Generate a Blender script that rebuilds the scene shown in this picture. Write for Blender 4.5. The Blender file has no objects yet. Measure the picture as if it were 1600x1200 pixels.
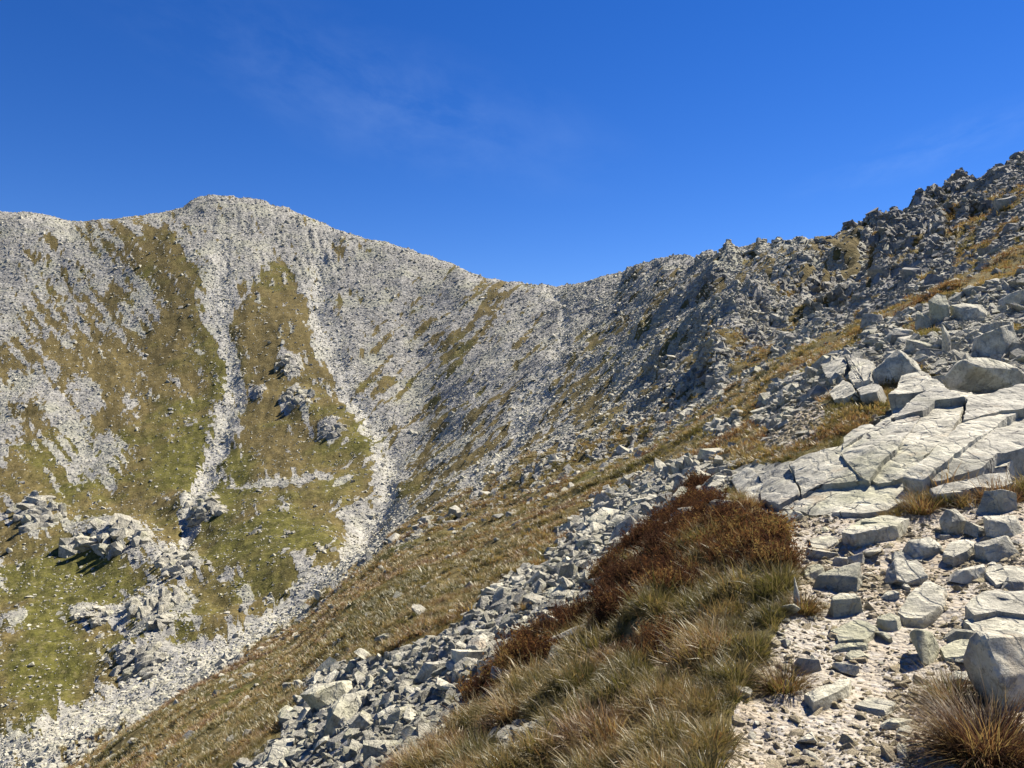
import bpy, bmesh, math, random
import numpy as np
from mathutils import Vector, Matrix, Euler

# ------------------------------------------------------------------ camera, sky, sun, exposure
SC = bpy.context.scene
COL = SC.collection
F = 1209.0                      # focal length in pixels of a 1600 px wide picture
PITCH = math.radians(2.0)
CAM = np.array([0.0, 0.0, 1.65])
cam_data = bpy.data.cameras.new('camera')
cam_data.sensor_width = 36.0
cam_data.lens = 36.0 * F / 1600.0
cam_data.clip_start = 0.05
cam_data.clip_end = 5000.0
cam = bpy.data.objects.new('camera', cam_data)
COL.objects.link(cam)
cam.location = CAM
cam.rotation_euler = (math.pi / 2 + PITCH, 0, 0)
SC.camera = cam

SUN_AZ = math.radians(56.0)     # to the right of the view direction (+Y)
SUN_EL = math.radians(51.0)
world = bpy.data.worlds.new('World')
SC.world = world
world.use_nodes = True
wn, wl = world.node_tree.nodes, world.node_tree.links
wn.clear()
w_out = wn.new('ShaderNodeOutputWorld')
w_bg = wn.new('ShaderNodeBackground')
w_bg.inputs['Strength'].default_value = 0.058
w_sky = wn.new('ShaderNodeTexSky')
w_sky.sky_type = 'NISHITA'
w_sky.sun_disc = False
w_sky.sun_elevation = SUN_EL
w_sky.sun_rotation = SUN_AZ
w_sky.altitude = 2000.0
w_sky.air_density = 1.0
w_sky.dust_density = 0.0
w_sky.ozone_density = 4.0
w_hs = wn.new('ShaderNodeHueSaturation')
w_hs.inputs['Hue'].default_value = 0.516
w_hs.inputs['Saturation'].default_value = 1.31
w_hs.inputs['Value'].default_value = 1.0
# thin cirrus wisps
w_tc = wn.new('ShaderNodeTexCoord')
def wisp(loc, long_, short_, roll, amount):
    mp = wn.new('ShaderNodeMapping'); mp.vector_type = 'TEXTURE'
    mp.inputs['Location'].default_value = loc
    mp.inputs['Rotation'].default_value = (0, roll, 0)
    mp.inputs['Scale'].default_value = (long_, 1.0, short_)
    gr = wn.new('ShaderNodeTexGradient'); gr.gradient_type = 'SPHERICAL'
    nz = wn.new('ShaderNodeTexNoise')
    nz.inputs['Scale'].default_value = 2.6
    nz.inputs['Detail'].default_value = 8.0
    nz.inputs['Roughness'].default_value = 0.62
    nz.inputs['Distortion'].default_value = 0.25
    m2 = wn.new('ShaderNodeMapping')
    m2.inputs['Scale'].default_value = (1.0, 1.0, 0.55)
    rp = wn.new('ShaderNodeMapRange')
    rp.inputs['From Min'].default_value = 0.40
    rp.inputs['From Max'].default_value = 0.80
    rp.inputs['To Max'].default_value = amount
    mu = wn.new('ShaderNodeMath'); mu.operation = 'MULTIPLY'
    wl.new(w_tc.outputs['Generated'], mp.inputs['Vector'])
    wl.new(mp.outputs[0], gr.inputs['Vector'])
    wl.new(mp.outputs[0], m2.inputs['Vector'])
    wl.new(m2.outputs[0], nz.inputs['Vector'])
    wl.new(nz.outputs['Fac'], rp.inputs['Value'])
    wl.new(gr.outputs['Fac'], mu.inputs[0])
    wl.new(rp.outputs[0], mu.inputs[1])
    return mu.outputs[0]
w_a = wisp((-0.150, 0.916, 0.372), 0.34, 0.085, math.radians(13), 0.13)
w_b = wisp((0.470, 0.830, 0.290), 0.16, 0.03, math.radians(-14), 0.10)
w_rmp = wn.new('ShaderNodeMath'); w_rmp.operation = 'ADD'
wl.new(w_a, w_rmp.inputs[0]); wl.new(w_b, w_rmp.inputs[1])
w_mix = wn.new('ShaderNodeMixRGB')
w_mix.inputs['Color2'].default_value = (5.0, 6.6, 9.0, 1)
wl.new(w_sky.outputs[0], w_hs.inputs['Color'])
wl.new(w_rmp.outputs[0], w_mix.inputs['Fac'])
wl.new(w_hs.outputs[0], w_mix.inputs['Color1'])
wl.new(w_mix.outputs[0], w_bg.inputs['Color'])
wl.new(w_bg.outputs[0], w_out.inputs['Surface'])

sun_data = bpy.data.lights.new('sun', 'SUN')
sun_data.energy = 5.0
sun_data.angle = math.radians(0.53)
sun_data.color = (1.0, 0.925, 0.81)
sun = bpy.data.objects.new('sun', sun_data)
COL.objects.link(sun)
SUN_DIR = Vector((math.sin(SUN_AZ) * math.cos(SUN_EL), math.cos(SUN_AZ) * math.cos(SUN_EL), math.sin(SUN_EL)))
sun.rotation_euler = SUN_DIR.to_track_quat('Z', 'Y').to_euler()
sun.location = (60, 40, 90)

SC.view_settings.view_transform = 'Standard'
SC.view_settings.look = 'None'
SC.view_settings.gamma = 1.0
SC.view_settings.exposure = 1.3
SC.view_settings.use_curve_mapping = False
SC.render.engine = 'CYCLES'
SC.cycles.max_bounces = 4
SC.cycles.diffuse_bounces = 2
SC.cycles.transparent_max_bounces = 4
SC.cycles.use_denoising = True

RNG = np.random.default_rng(7)
random.seed(7)

# ------------------------------------------------------------------ noise
def _h(ix, iy, iz, s):
    n = (ix.astype(np.int64) * 374761393 + iy.astype(np.int64) * 668265263 + iz.astype(np.int64) * 2147483647 + s * 1274126177) & 0xffffffff
    n = ((n ^ (n >> 13)) * 1274126177) & 0xffffffff
    n = ((n ^ (n >> 15)) * 2246822519) & 0xffffffff
    return ((n ^ (n >> 16)) & 0xffffff) / float(0xffffff)

def vnoise(x, y, s=0):
    """smooth 2-D noise, about -1..1"""
    x0, y0 = np.floor(x), np.floor(y)
    fx, fy = x - x0, y - y0
    ix, iy = x0.astype(np.int64), y0.astype(np.int64)
    z = np.zeros_like(ix)
    def g(dx, dy):
        a = _h(ix + dx, iy + dy, z, s) * 2 * math.pi
        return np.cos(a) * (fx - dx) + np.sin(a) * (fy - dy)
    u = fx * fx * fx * (fx * (fx * 6 - 15) + 10)
    v = fy * fy * fy * (fy * (fy * 6 - 15) + 10)
    a = g(0, 0) * (1 - u) + g(1, 0) * u
    b = g(0, 1) * (1 - u) + g(1, 1) * u
    return (a * (1 - v) + b * v) * 1.5

def fbm(x, y, octv=4, s=0, gain=0.5):
    t, a, f = 0.0, 1.0, 1.0
    for k in range(octv):
        t = t + a * vnoise(x * f + 17.3 * k, y * f - 9.1 * k, s + k)
        a *= gain
        f *= 2.03
    return t

def noise3(p, s=0):
    """smooth 3-D value noise for an (n,3) array, -1..1"""
    q = np.floor(p)
    f = p - q
    f = f * f * (3 - 2 * f)
    i = q.astype(np.int64)
    r = 0.0
    for dx in (0, 1):
        for dy in (0, 1):
            for dz in (0, 1):
                w = (f[:, 0] if dx else 1 - f[:, 0]) * (f[:, 1] if dy else 1 - f[:, 1]) * (f[:, 2] if dz else 1 - f[:, 2])
                r = r + w * _h(i[:, 0] + dx, i[:, 1] + dy, i[:, 2] + dz, s)
    return r * 2 - 1

def worley(x, y, s=0):
    """F1 distance, F2 distance, cell random"""
    x0, y0 = np.floor(x).astype(np.int64), np.floor(y).astype(np.int64)
    d1 = np.full(x.shape, 9.0)
    d2 = np.full(x.shape, 9.0)
    cid = np.zeros(x.shape)
    z = np.zeros_like(x0)
    for dx in (-1, 0, 1):
        for dy in (-1, 0, 1):
            cx, cy = x0 + dx, y0 + dy
            px = cx + _h(cx, cy, z, s)
            py = cy + _h(cx, cy, z, s + 5)
            d = np.hypot(px - x, py - y)
            r = _h(cx, cy, z, s + 11)
            m = d < d1
            d2 = np.where(m, d1, np.minimum(d2, d))
            cid = np.where(m, r, cid)
            d1 = np.where(m, d, d1)
    return d1, d2, cid

def sstep(a, b, x):
    t = np.clip((x - a) / (b - a), 0, 1)
    return t * t * (3 - 2 * t)

def pchip(x, xs, ys):
    """monotone cubic interpolation, xs increasing; linear outside"""
    xs, ys = np.asarray(xs, float), np.asarray(ys, float)
    h = np.diff(xs)
    d = np.diff(ys) / h
    m = np.zeros_like(ys)
    m[0], m[-1] = d[0], d[-1]
    for i in range(1, len(ys) - 1):
        if d[i - 1] * d[i] > 0:
            w1, w2 = 2 * h[i] + h[i - 1], h[i] + 2 * h[i - 1]
            m[i] = (w1 + w2) / (w1 / d[i - 1] + w2 / d[i])
    k = np.clip(np.searchsorted(xs, x) - 1, 0, len(h) - 1)
    t = (x - xs[k]) / h[k]
    tc = np.clip(t, 0, 1)
    r = ((2 * tc**3 - 3 * tc**2 + 1) * ys[k] + (tc**3 - 2 * tc**2 + tc) * h[k] * m[k]
         + (-2 * tc**3 + 3 * tc**2) * ys[k + 1] + (tc**3 - tc**2) * h[k] * m[k + 1])
    r = r + np.where(t < 0, t * h[k] * m[k], 0) + np.where(t > 1, (t - 1) * h[k] * m[k + 1], 0)
    return r

# ------------------------------------------------------------------ survey of the cirque: for each bearing, how high the ground stands at each distance
def to_world(px, py, Y):
    px, py, Y = np.asarray(px, float), np.asarray(py, float), np.asarray(Y, float)
    u, v = (px - 800) / F, (600 - py) / F
    sp, cp = math.sin(PITCH), math.cos(PITCH)
    return np.stack([CAM[0] + Y * u, CAM[1] + Y * (cp - v * sp), CAM[2] + Y * (sp + v * cp)], -1)

def to_pixel(p):
    d = p - CAM
    sp, cp = math.sin(PITCH), math.cos(PITCH)
    dep = d[..., 1] * cp + d[..., 2] * sp
    up = -d[..., 1] * sp + d[..., 2] * cp
    dep = np.maximum(dep, 1e-3)
    return 800 + F * d[..., 0] / dep, 600 - F * up / dep, dep

SURVEY = {
 -420: [(10,1804),(20,1641),(50,1543),(90,1500),(130,1350),(180,1150),(240,950),(310,750),(370,600),(440,450),(500,345)],
 -150: [(10,1618),(20,1455),(50,1357),(100,1310),(140,1180),(190,1000),(250,850),(310,700),(360,600),(435,450),(500,335)],
 0: [(10,1510),(20,1347),(40,1263),(70,1215),(110,1178),(165,1000),(230,850),(300,700),(350,600),(430,450),(500,330)],
 150: [(10,1420),(20,1250),(40,1170),(70,1138),(122,1115),(160,1000),(200,900),(250,800),(300,700),(350,600),(420,480),(505,345)],
 300: [(9,1290),(13,1205),(20,1135),(34,1090),(60,1066),(100,1053),(135,1043),(155,975),(190,890),(240,800),(300,700),(350,600),(430,450),(545,318)],
 450: [(7,1260),(9,1205),(13,1115),(20,1058),(30,1020),(60,985),(110,966),(150,955),(172,890),(220,795),(280,700),(340,600),(400,500),(480,390),(535,325)],
 560: [(6,1270),(8,1165),(11,1080),(15,1010),(22,958),(32,928),(60,902),(110,880),(150,866),(200,845),(235,765),(275,695),(330,605),(400,500),(450,425),(500,368)],
 640: [(5.5,1265),(7,1165),(10,1050),(14,970),(20,918),(30,878),(60,848),(110,828),(150,812),(200,785),(250,725),(290,668),(330,605),(400,495),(450,420),(480,388)],
 740: [(5,1255),(6.5,1145),(9,1035),(13,945),(18,895),(28,850),(60,797),(110,768),(150,748),(200,718),(290,598),(340,540),(390,480),(440,425)],
 850: [(4.6,1235),(6,1125),(8,1015),(11,925),(15,870),(21,828),(31,797),(60,742),(110,706),(150,684),(200,652),(290,535),(345,493),(420,444)],
 950: [(4.2,1220),(5.3,1125),(7,1015),(9.5,915),(13,848),(19,797),(30,757),(60,700),(110,652),(150,622),(200,585),(250,530),(290,485),(380,428)],
 1050: [(3.9,1215),(4.9,1115),(6.2,1010),(8.2,910),(11,825),(15.5,770),(22,730),(32,700),(60,650),(80,625),(110,590),(150,548),(200,490),(250,440),(310,398)],
 1150: [(3.7,1205),(4.6,1100),(5.7,1000),(7.3,900),(9.6,815),(12.5,750),(17,702),(24,662),(34,630),(48,600),(68,568),(95,530),(130,485),(175,430),(235,384)],
 1250: [(3.55,1200),(4.3,1100),(5.2,1000),(6.6,900),(8.2,820),(10,755),(13,690),(17,640),(23,597),(31,565),(42,548),(60,532),(82,500),(112,455),(150,408),(190,370)],
 1350: [(3.45,1200),(4.15,1100),(5.05,1000),(6.3,900),(7.6,820),(9.3,745),(11.8,670),(15,612),(20,562),(27,525),(35,503),(45,507),(62,485),(82,450),(108,405),(135,368),(160,341)],
 1450: [(3.35,1200),(4.05,1100),(4.9,1000),(6.1,900),(7.3,820),(8.9,742),(11.2,662),(14.2,598),(18.5,545),(24,503),(33,462),(43,464),(57,436),(76,395),(100,350),(125,310),(142,297)],
 1530: [(3.25,1200),(3.95,1100),(4.75,1000),(5.9,900),(7.2,815),(8.8,738),(11,658),(14,588),(18,535),(24,480),(34,425),(44,425),(58,388),(78,345),(98,300),(122,267)],
 1600: [(3.2,1200),(3.9,1100),(4.7,1000),(5.8,900),(7.2,800),(9,720),(11.3,640),(14.5,570),(18.5,520),(25,458),(36,387),(46,376),(62,335),(80,292),(106,236)],
 1750: [(3.05,1200),(3.7,1100),(4.5,1000),(5.5,900),(6.9,800),(8.6,715),(10.7,640),(13.7,565),(17.5,505),(23.5,440),(34,368),(47,330),(64,278),(82,225),(105,170)],
 2100: [(2.6,1200),(3.1,1100),(3.8,1000),(4.8,900),(6,800),(7.7,700),(10,600),(13,540),(16.5,475),(22,410),(32,335),(46,280),(64,215),(82,150),(102,90)],
}
SKY_X = [-420,-150,0,40,75,110,180,250,285,300,315,335,355,372,390,410,430,455,480,510,540,570,600,660,710,735,760,800,840,870,900,920,960,1000,1025,1050,1090,1110,1130,1180,1210,1250,1300,1318,1330,1345,1370,1385,1395,1415,1435,1450,1462,1480,1500,1520,1545,1560,1580,1600,1750,2100]
SKY_Y = [340,336,330,330,334,345,340,331,323,312,305,303,304,308,308,311,320,326,337,350,362,371,376,395,412,424,433,439,443,446,442,437,426,411,404,398,397,392,387,377,375,370,366,358,350,343,338,334,328,325,318,305,292,276,270,270,268,258,246,236,168,88]

lnY = np.concatenate([np.linspace(math.log(1.2), math.log(3.0), 24, endpoint=False),
                      np.linspace(math.log(3.0), math.log(10.0), 300, endpoint=False),
                      np.linspace(math.log(10.0), math.log(40.0), 200, endpoint=False),
                      np.linspace(math.log(40.0), math.log(600.0), 370, endpoint=False),
                      np.linspace(math.log(600.0), math.log(1100.0), 8)])
PXC = np.concatenate([np.linspace(-420, -40, 60, endpoint=False), np.linspace(-40, 1660, 690, endpoint=False), np.linspace(1660, 2100, 70)])
NR, NC = len(lnY), len(PXC)
keys = sorted(SURVEY)
prof = []
for k in keys:
    pts = SURVEY[k]
    ys = [0.18] + [math.log(a) for a, b in pts]
    first = pts[0]
    pp = [642 + F * 1.62 / 1.2 + max(0, (0 - k)) * 0.2] + [b for a, b in pts]
    yl, pl = pts[-1]
    ys += [math.log(yl * 1.10), math.log(yl * 1.5), math.log(yl * 1.5 + 1300)]
    pp += [pl + 22, pl + 190, pl + 260]
    prof.append(pchip(lnY, ys, pp))
prof = np.array(prof)                                   # keys x rows
BASE = np.zeros((NR, NC))
for r in range(NR):
    BASE[r] = pchip(PXC, keys, prof[:, r])
# light smoothing across bearings
for _ in range(3):
    BASE[:, 1:-1] = (BASE[:, :-2] + 2 * BASE[:, 1:-1] + BASE[:, 2:]) / 4
# bring the crest line to the surveyed skyline
far_rows = lnY > math.log(60)
crest = BASE[far_rows].min(0)
crest_row = np.argmin(np.where(far_rows[:, None], BASE, 1e9), 0)
want = np.interp(PXC, SKY_X, SKY_Y)
ycrest = lnY[crest_row]
def gsm(a, px_sigma):
    x = PXC[:, None] - PXC[None, :]
    k = np.exp(-0.5 * (x / px_sigma) ** 2) * np.gradient(PXC)[None, :]
    return (k @ a) / k.sum(1)
off = want - crest
off_s = gsm(off, 70.0)
for c in range(NC):
    BASE[:, c] += off_s[c] * sstep(ycrest[c] - 0.5, ycrest[c], lnY) + (off[c] - off_s[c]) * sstep(ycrest[c] - 0.10, ycrest[c], lnY)
YY = np.exp(lnY)[:, None] * np.ones((1, NC))
PXG = PXC[None, :] * np.ones((NR, 1))
POS = to_world(PXG, BASE, YY)
X, Yw = POS[..., 0], POS[..., 1]

# ------------------------------------------------------------------ maps of the ground cover, drawn on the survey sheet
CW, CH = 800, 640
cyy, cxx = np.mgrid[0:CH, 0:CW]
CX, CY = cxx * 2.0 + 1, cyy * 2.0 + 1

WX = CX + 14 * fbm(CX / 60, CY / 45, 4, 201)
WY = CY + 10 * fbm(CX / 60, CY / 45, 4, 211)
CX0, CY0 = CX, CY
CX, CY = WX, WY
def poly(pts):
    inside = np.zeros((CH, CW), bool)
    n = len(pts)
    for i in range(n):
        (x1, y1), (x2, y2) = pts[i], pts[(i + 1) % n]
        if y1 == y2:
            continue
        cond = ((CY >= min(y1, y2)) & (CY < max(y1, y2)))
        xi = x1 + (CY - y1) * (x2 - x1) / (y2 - y1)
        inside ^= cond & (CX < xi)
    return inside.astype(float)

def stroke(pts, w0, w1=None):
    """soft stroke along a polyline, width runs from w0 to w1"""
    w1 = w0 if w1 is None else w1
    best = np.zeros((CH, CW))
    n = len(pts) - 1
    for i in range(n):
        (x1, y1), (x2, y2) = pts[i], pts[i + 1]
        dx, dy = x2 - x1, y2 - y1
        L = dx * dx + dy * dy + 1e-9
        t = np.clip(((CX - x1) * dx + (CY - y1) * dy) / L, 0, 1)
        d = np.hypot(CX - x1 - t * dx, CY - y1 - t * dy)
        w = w0 + (w1 - w0) * (i + t) / n
        best = np.maximum(best, np.exp(-(d / w) ** 2))
    return best

def blob(x, y, rx, ry=None):
    ry = ry or rx
    return np.exp(-(((CX - x) / rx) ** 2 + ((CY - y) / ry) ** 2) ** 1.5)

def blur(a, s):
    k = np.exp(-0.5 * (np.arange(-3 * s, 3 * s + 1) / s) ** 2)
    k /= k.sum()
    p = np.pad(a, ((3 * s, 3 * s), (0, 0)), 'edge')
    a = sum(k[i] * p[i:i + CH] for i in range(len(k)))
    p = np.pad(a, ((0, 0), (3 * s, 3 * s)), 'edge')
    return sum(k[i] * p[:, i:i + CW] for i in range(len(k)))

def look(canvas, px, py):
    x = np.clip((px - 1) / 2, 0, CW - 1.001)
    y = np.clip((py - 1) / 2, 0, CH - 1.001)
    i, j = x.astype(int), y.astype(int)
    fx, fy = x - i, y - j
    return (canvas[j, i] * (1 - fx) + canvas[j, i + 1] * fx) * (1 - fy) + (canvas[j + 1, i] * (1 - fx) + canvas[j + 1, i + 1] * fx) * fy

mx = np.maximum
# --- far side: turf
T = poly([(190,344),(243,347),(297,391),(324,442),(338,500),(351,560),(348,590),(304,556),(256,510),(236,455),(189,408),(140,365),(100,352)])
T = mx(T, poly([(236,510),(287,523),(331,570),(351,600),(358,645),(352,700),(300,720),(262,620),(216,570),(189,530)]))
T = mx(T, poly([(128,516),(189,514),(243,560),(277,610),(300,690),(340,730),(300,760),(250,700),(216,604),(175,620),(135,584)]))
T = mx(T, 1.1 * poly([(402,405),(435,405),(480,432),(482,500),(500,550),(545,620),(585,700),(600,790),(560,840),(480,860),(360,800),(340,720),(366,690),(382,640),(371,577),(354,510),(378,456)]))
T = mx(T, 1.3 * poly([(0,760),(60,740),(140,760),(230,730),(300,680),(350,680),(360,800),(480,850),(545,850),(420,960),(330,1000),(200,1060),(100,1110),(0,1160),(0,900)]))
T = mx(T, 1.0 * poly([(0,690),(60,680),(120,720),(60,750),(0,760)]))
T = mx(T, 1.1 * poly([(170,640),(210,620),(250,680),(300,740),(230,760),(180,700)]))
for x, y, r in [(67,388,20),(54,452,15),(91,470,30),(118,425,27),(179,462,27),(20,408,16),(101,543,38),(10,560,46),(105,590,30),(50,655,30),(162,645,34),(200,668,30),(40,520,26),(150,490,20),(330,330,14),(250,375,30)]:
    T = mx(T, blob(x, y, r, r * 0.9))
T = mx(T, poly([(738,447),(782,464),(780,505),(738,542),(694,596),(663,616),(560,610),(552,600),(680,575),(700,540),(735,510),(745,480)]) * 0.95)
for x, y, r in [(540,530,34),(590,600,40),(548,470,22),(600,520,22),(660,500,22),(575,650,40),(560,560,22),(770,450,26),(800,455,26),(820,480,22),(640,700,40),(700,640,30)]:
    T = mx(T, 0.75 * blob(x, y, r * 1.2, r * 0.6))
# right-hand slope patches
for x, y, rx, ry in [(975,540,34,16),(955,560,20,10),(1030,438,16,10),(930,600,30,14),(1160,430,26,12),(1180,500,26,10),(1200,460,20,10),(1110,520,18,8),(1260,410,24,10),(1330,420,28,12),(1390,400,30,10),(1300,455,30,10),(1190,590,40,14),(1240,500,30,10),(1440,360,26,10),(1090,560,26,10),(1560,330,50,16),(1500,370,40,14)]:
    T = mx(T, 0.85 * blob(x, y, rx, ry))
T = mx(T, 0.75 * stroke([(1590,340),(1480,400),(1380,450),(1300,490),(1200,560),(1080,640)], 10, 8))
# lower flank: turf gets denser towards the gully
LOW = poly([(640,700),(760,690),(900,650),(1010,640),(1120,640),(1040,760),(800,860),(640,1000),(480,1080),(260,1200),(60,1200),(330,1045),(450,957),(560,860),(610,760)])
T = mx(T, 0.62 * LOW)
T = mx(T, 0.95 * poly([(560,890),(700,800),(830,760),(960,740),(1060,700),(1080,760),(900,840),(640,960),(480,1060),(300,1200),(120,1200),(330,1060),(450,975)]))
T = mx(T, 0.46 * poly([(620,700),(760,600),(900,520),(1000,440),(1200,390),(1600,260),(1600,420),(1300,500),(1100,620),(800,800),(640,900)]))
T = blur(T, 8)
# gullies of clean pale blocks
G1 = stroke([(0,1195),(60,1178),(200,1092),(330,1032),(430,970),(500,905),(560,855)], 26, 20)
G2 = stroke([(560,855),(592,800),(612,740),(602,690),(566,640),(535,580),(505,510),(493,450),(500,405),(520,380)], 24, 15)
G3 = stroke([(270,880),(300,800),(330,730),(358,660),(364,600),(355,540),(345,470),(352,420),(340,385)], 15, 20)
G4 = stroke([(812,650),(850,590),(880,520),(876,470),(866,450)], 14, 9)
G5 = stroke([(740,760),(800,690),(835,635),(860,600)], 14, 11)
G6 = stroke([(150,1000),(200,960),(260,900),(290,850)], 22, 16)
FAN = mx(mx(stroke([(905,455),(890,540),(850,640),(780,720)], 9, 14), stroke([(845,462),(800,540),(735,640),(680,730)], 8, 12)), mx(stroke([(935,450),(920,560),(880,660),(790,760)], 8, 12), stroke([(1010,440),(985,560),(930,680),(850,760)], 8, 12)))
PALE = np.clip(mx(mx(mx(G1, G2), mx(G3 * 0.9, G6 * 0.7)), 1.4 * mx(G4, G5)), 0, 1)
PALE = mx(PALE, 0.65 * FAN)
PALE = mx(PALE, 0.10 * poly([(0,330),(340,303),(480,340),(540,362),(440,400),(350,420),(200,480),(340,640),(120,740),(0,760)]))
T = T * (1 - np.clip(1.25 * mx(mx(G1, G2), mx(G3, mx(G4, G5))), 0, 1))
# outcrops stand clear of turf
for x, y, rx, ry in [(185,845,70,38),(60,805,50,35),(310,800,45,26),(275,882,50,28),(470,625,26,22),(515,672,26,18),(405,612,10,14),(455,568,20,20),(250,960,70,55),(150,962,60,25),(220,1030,70,30),(470,745,80,10),(390,755,40,8),(480,880,26,20),(545,810,20,30),(400,930,30,18),(355,900,26,12),(450,800,16,10),(30,965,30,14)]:
    T = T * (1 - 0.95 * blob(x, y, rx, ry))
# green turf against dry brown turf
GREEN = 0.35 * np.ones((CH, CW))
for x, y, rx, ry, a in [(330,735,60,40,.6),(60,900,110,50,.5),(70,1040,60,90,.7),(300,700,60,60,.5),(345,560,30,120,.3),(400,840,120,60,.45),(560,690,60,60,.35),(160,900,60,40,.5),(250,1000,90,60,.3),(720,600,50,50,.4),(980,545,50,30,.5),(420,420,40,30,.2),(130,720,60,40,.3)]:
    GREEN = GREEN + a * blob(x, y, rx, ry)
for x, y, rx, ry, a in [(100,560,140,80,.4),(430,520,50,60,.35),(560,530,60,50,.3),(130,350,80,20,.3),(30,820,60,40,.2),(900,700,300,60,.25),(1250,480,250,120,.25),(500,1100,200,70,.3)]:
    GREEN = GREEN - a * blob(x, y, rx, ry)
GREEN = np.clip(blur(GREEN, 5), 0, 1)

# --- near side (drawn without the wander)
CX, CY = CX0, CY0
N_PATH = blur(poly([(1110,1280),(1138,1180),(1168,1085),(1205,1030),(1236,960),(1232,900),(1210,850),(1195,800),(1300,806),(1370,810),(1440,790),(1500,800),(1600,790),(1700,800),(1700,1280)]), 4)
N_PATH = mx(N_PATH, blur(poly([(1190,705),(1205,665),(1220,622),(1262,615),(1290,640),(1285,672),(1240,700)]), 2))
N_TROD = stroke([(1290,1260),(1310,1180),(1335,1090),(1370,1020),(1440,975),(1480,930),(1470,880),(1400,850),(1320,815)], 46, 26)
N_SLAB = blur(poly([(1142,735),(1180,725),(1250,715),(1310,700),(1400,630),(1440,575),(1480,600),(1600,595),(1700,600),(1700,745),(1580,760),(1450,765),(1400,800),(1345,812),(1240,806),(1165,795)]), 3)
N_RUB = blur(poly([(260,1280),(440,1150),(490,1060),(560,1030),(690,1000),(770,930),(860,855),(940,785),(1020,735),(1130,715),(1150,740),(1135,800),(1060,845),(975,900),(940,955),(880,990),(800,1030),(700,1090),(640,1130),(560,1210),(520,1280)]), 4)
N_RUB = mx(N_RUB, blur(stroke([(560,1230),(680,1130),(800,1060),(900,1000),(980,950)], 32, 18), 2))
N_RUB = mx(N_RUB, 0.8 * blob(800, 1170, 90, 40))
N_RUB = mx(N_RUB, blur(0.8 * poly([(1080,690),(1200,610),(1300,560),(1370,500),(1450,480),(1530,450),(1600,430),(1700,400),(1700,600),(1600,600),(1480,605),(1430,570),(1340,600),(1260,640),(1190,700),(1130,730)]), 3))
# turf patches lying among those blocks
for x, y, rx, ry in [(1180,690,40,26),(1150,640,40,20),(1230,570,50,16),(1310,515,50,12),(1330,540,40,8),(1440,520,40,12),(1500,430,70,20),(1400,470,60,14),(1570,400,60,22),(1285,640,24,12),(1580,520,26,12),(1130,700,30,18),(1090,690,26,16)]:
    N_RUB = N_RUB * (1 - 0.95 * blob(x, y, rx, ry))
N_HEATH = blur(poly([(925,960),(950,890),(1000,840),(1060,795),(1110,775),(1160,815),(1205,835),(1230,880),(1225,910),(1150,930),(1060,1000),(1020,1080),(960,1010)]), 6)
N_HEATH = mx(N_HEATH, 0.9 * blur(poly([(690,1100),(780,1020),(880,960),(930,950),(900,1000),(820,1050),(740,1110)]), 4))
N_BANK = blur(poly([(700,1300),(760,1190),(870,1090),(960,1010),(940,930),(990,830),(1060,770),(1130,740),(1180,795),(1225,815),(1245,900),(1250,960),(1215,1040),(1185,1080),(1150,1180),(1130,1300)]), 10)

def sheet_streak(dx, dy, la, lb, seed):
    a, b = CX0 * dx + CY0 * dy, -CX0 * dy + CY0 * dx
    return 0.75 * fbm(a / la, b / lb, 4, seed) + 0.5 * fbm(a / (la * 0.38), b / (lb * 0.42), 3, seed + 7)
wl_ = 1 - sstep(300, 380, CX0)
wr_ = sstep(500, 600, CX0 + 0.35 * (CY0 - 600))
STREAK = (wl_ * sheet_streak(0.62, 0.78, 75, 13, 301) + wr_ * sheet_streak(-0.72, 0.69, 90, 12, 311)
          + np.clip(1 - wl_ - wr_, 0, 1) * sheet_streak(0.30, 0.95, 70, 14, 321))
SUMMIT = blob(420, 365, 170, 75)

near = 1 - sstep(math.log(32), math.log(52), lnY)[:, None] * np.ones((1, NC))
g_turf_far = look(T, PXG, BASE)
g_green = look(GREEN, PXG, BASE)
g_pale = look(PALE, PXG, BASE) * (1 - near) * np.clip(0.75 + 0.5 * fbm(X / 9, Yw / 9, 3, 181), 0.2, 1.1)
g_path = look(N_PATH, PXG, BASE) * near * (lnY < math.log(24))[:, None]
g_trod = look(N_TROD, PXG, BASE) * near
g_slab = look(N_SLAB, PXG, BASE) * near * (lnY < math.log(18))[:, None]
g_rub = look(N_RUB, PXG, BASE) * near
g_rub = np.clip(g_rub + 0.55 * (g_rub > 0.05) * fbm(X / 1.6, Yw / 1.6, 3, 191) * (PXG < 1150), 0, 1)
g_heath = look(N_HEATH, PXG, BASE) * near * (lnY < math.log(26))[:, None]
g_bank = look(N_BANK, PXG, BASE) * near * (lnY < math.log(18))[:, None]

# break the turf up: streaks run down the fall line
ang = math.radians(-18)
xs = X * math.cos(ang) - Yw * math.sin(ang)
ys = X * math.sin(ang) + Yw * math.cos(ang)
bear = X / np.maximum(Yw, 1)
side = sstep(0.02, 0.16, bear)                             # 1 on the crags of the right flank
flank = sstep(-0.20, -0.12, bear)                          # 0 on the far mountain left of the main gully
streak_r = 0.5 * fbm((X + 0.25 * Yw) / 11, (Yw - 0.25 * X) / 3.0, 4, 33) + 0.8 * fbm((X + 0.25 * Yw) / 30, (Yw - 0.25 * X) / 8.0, 5, 31)
streak_l = 0.5 * fbm((0.45 * X - 0.89 * Yw) / 17, (0.89 * X + 0.45 * Yw) / 3.6, 4, 43) + 0.8 * fbm((0.45 * X - 0.89 * Yw) / 46, (0.89 * X + 0.45 * Yw) / 9, 5, 41)
brk = flank * streak_r + (1 - flank) * streak_l
fine = fbm(X / 3.2, Yw / 3.2, 3, 51)
g_streak = look(STREAK, PXG, BASE)
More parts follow.
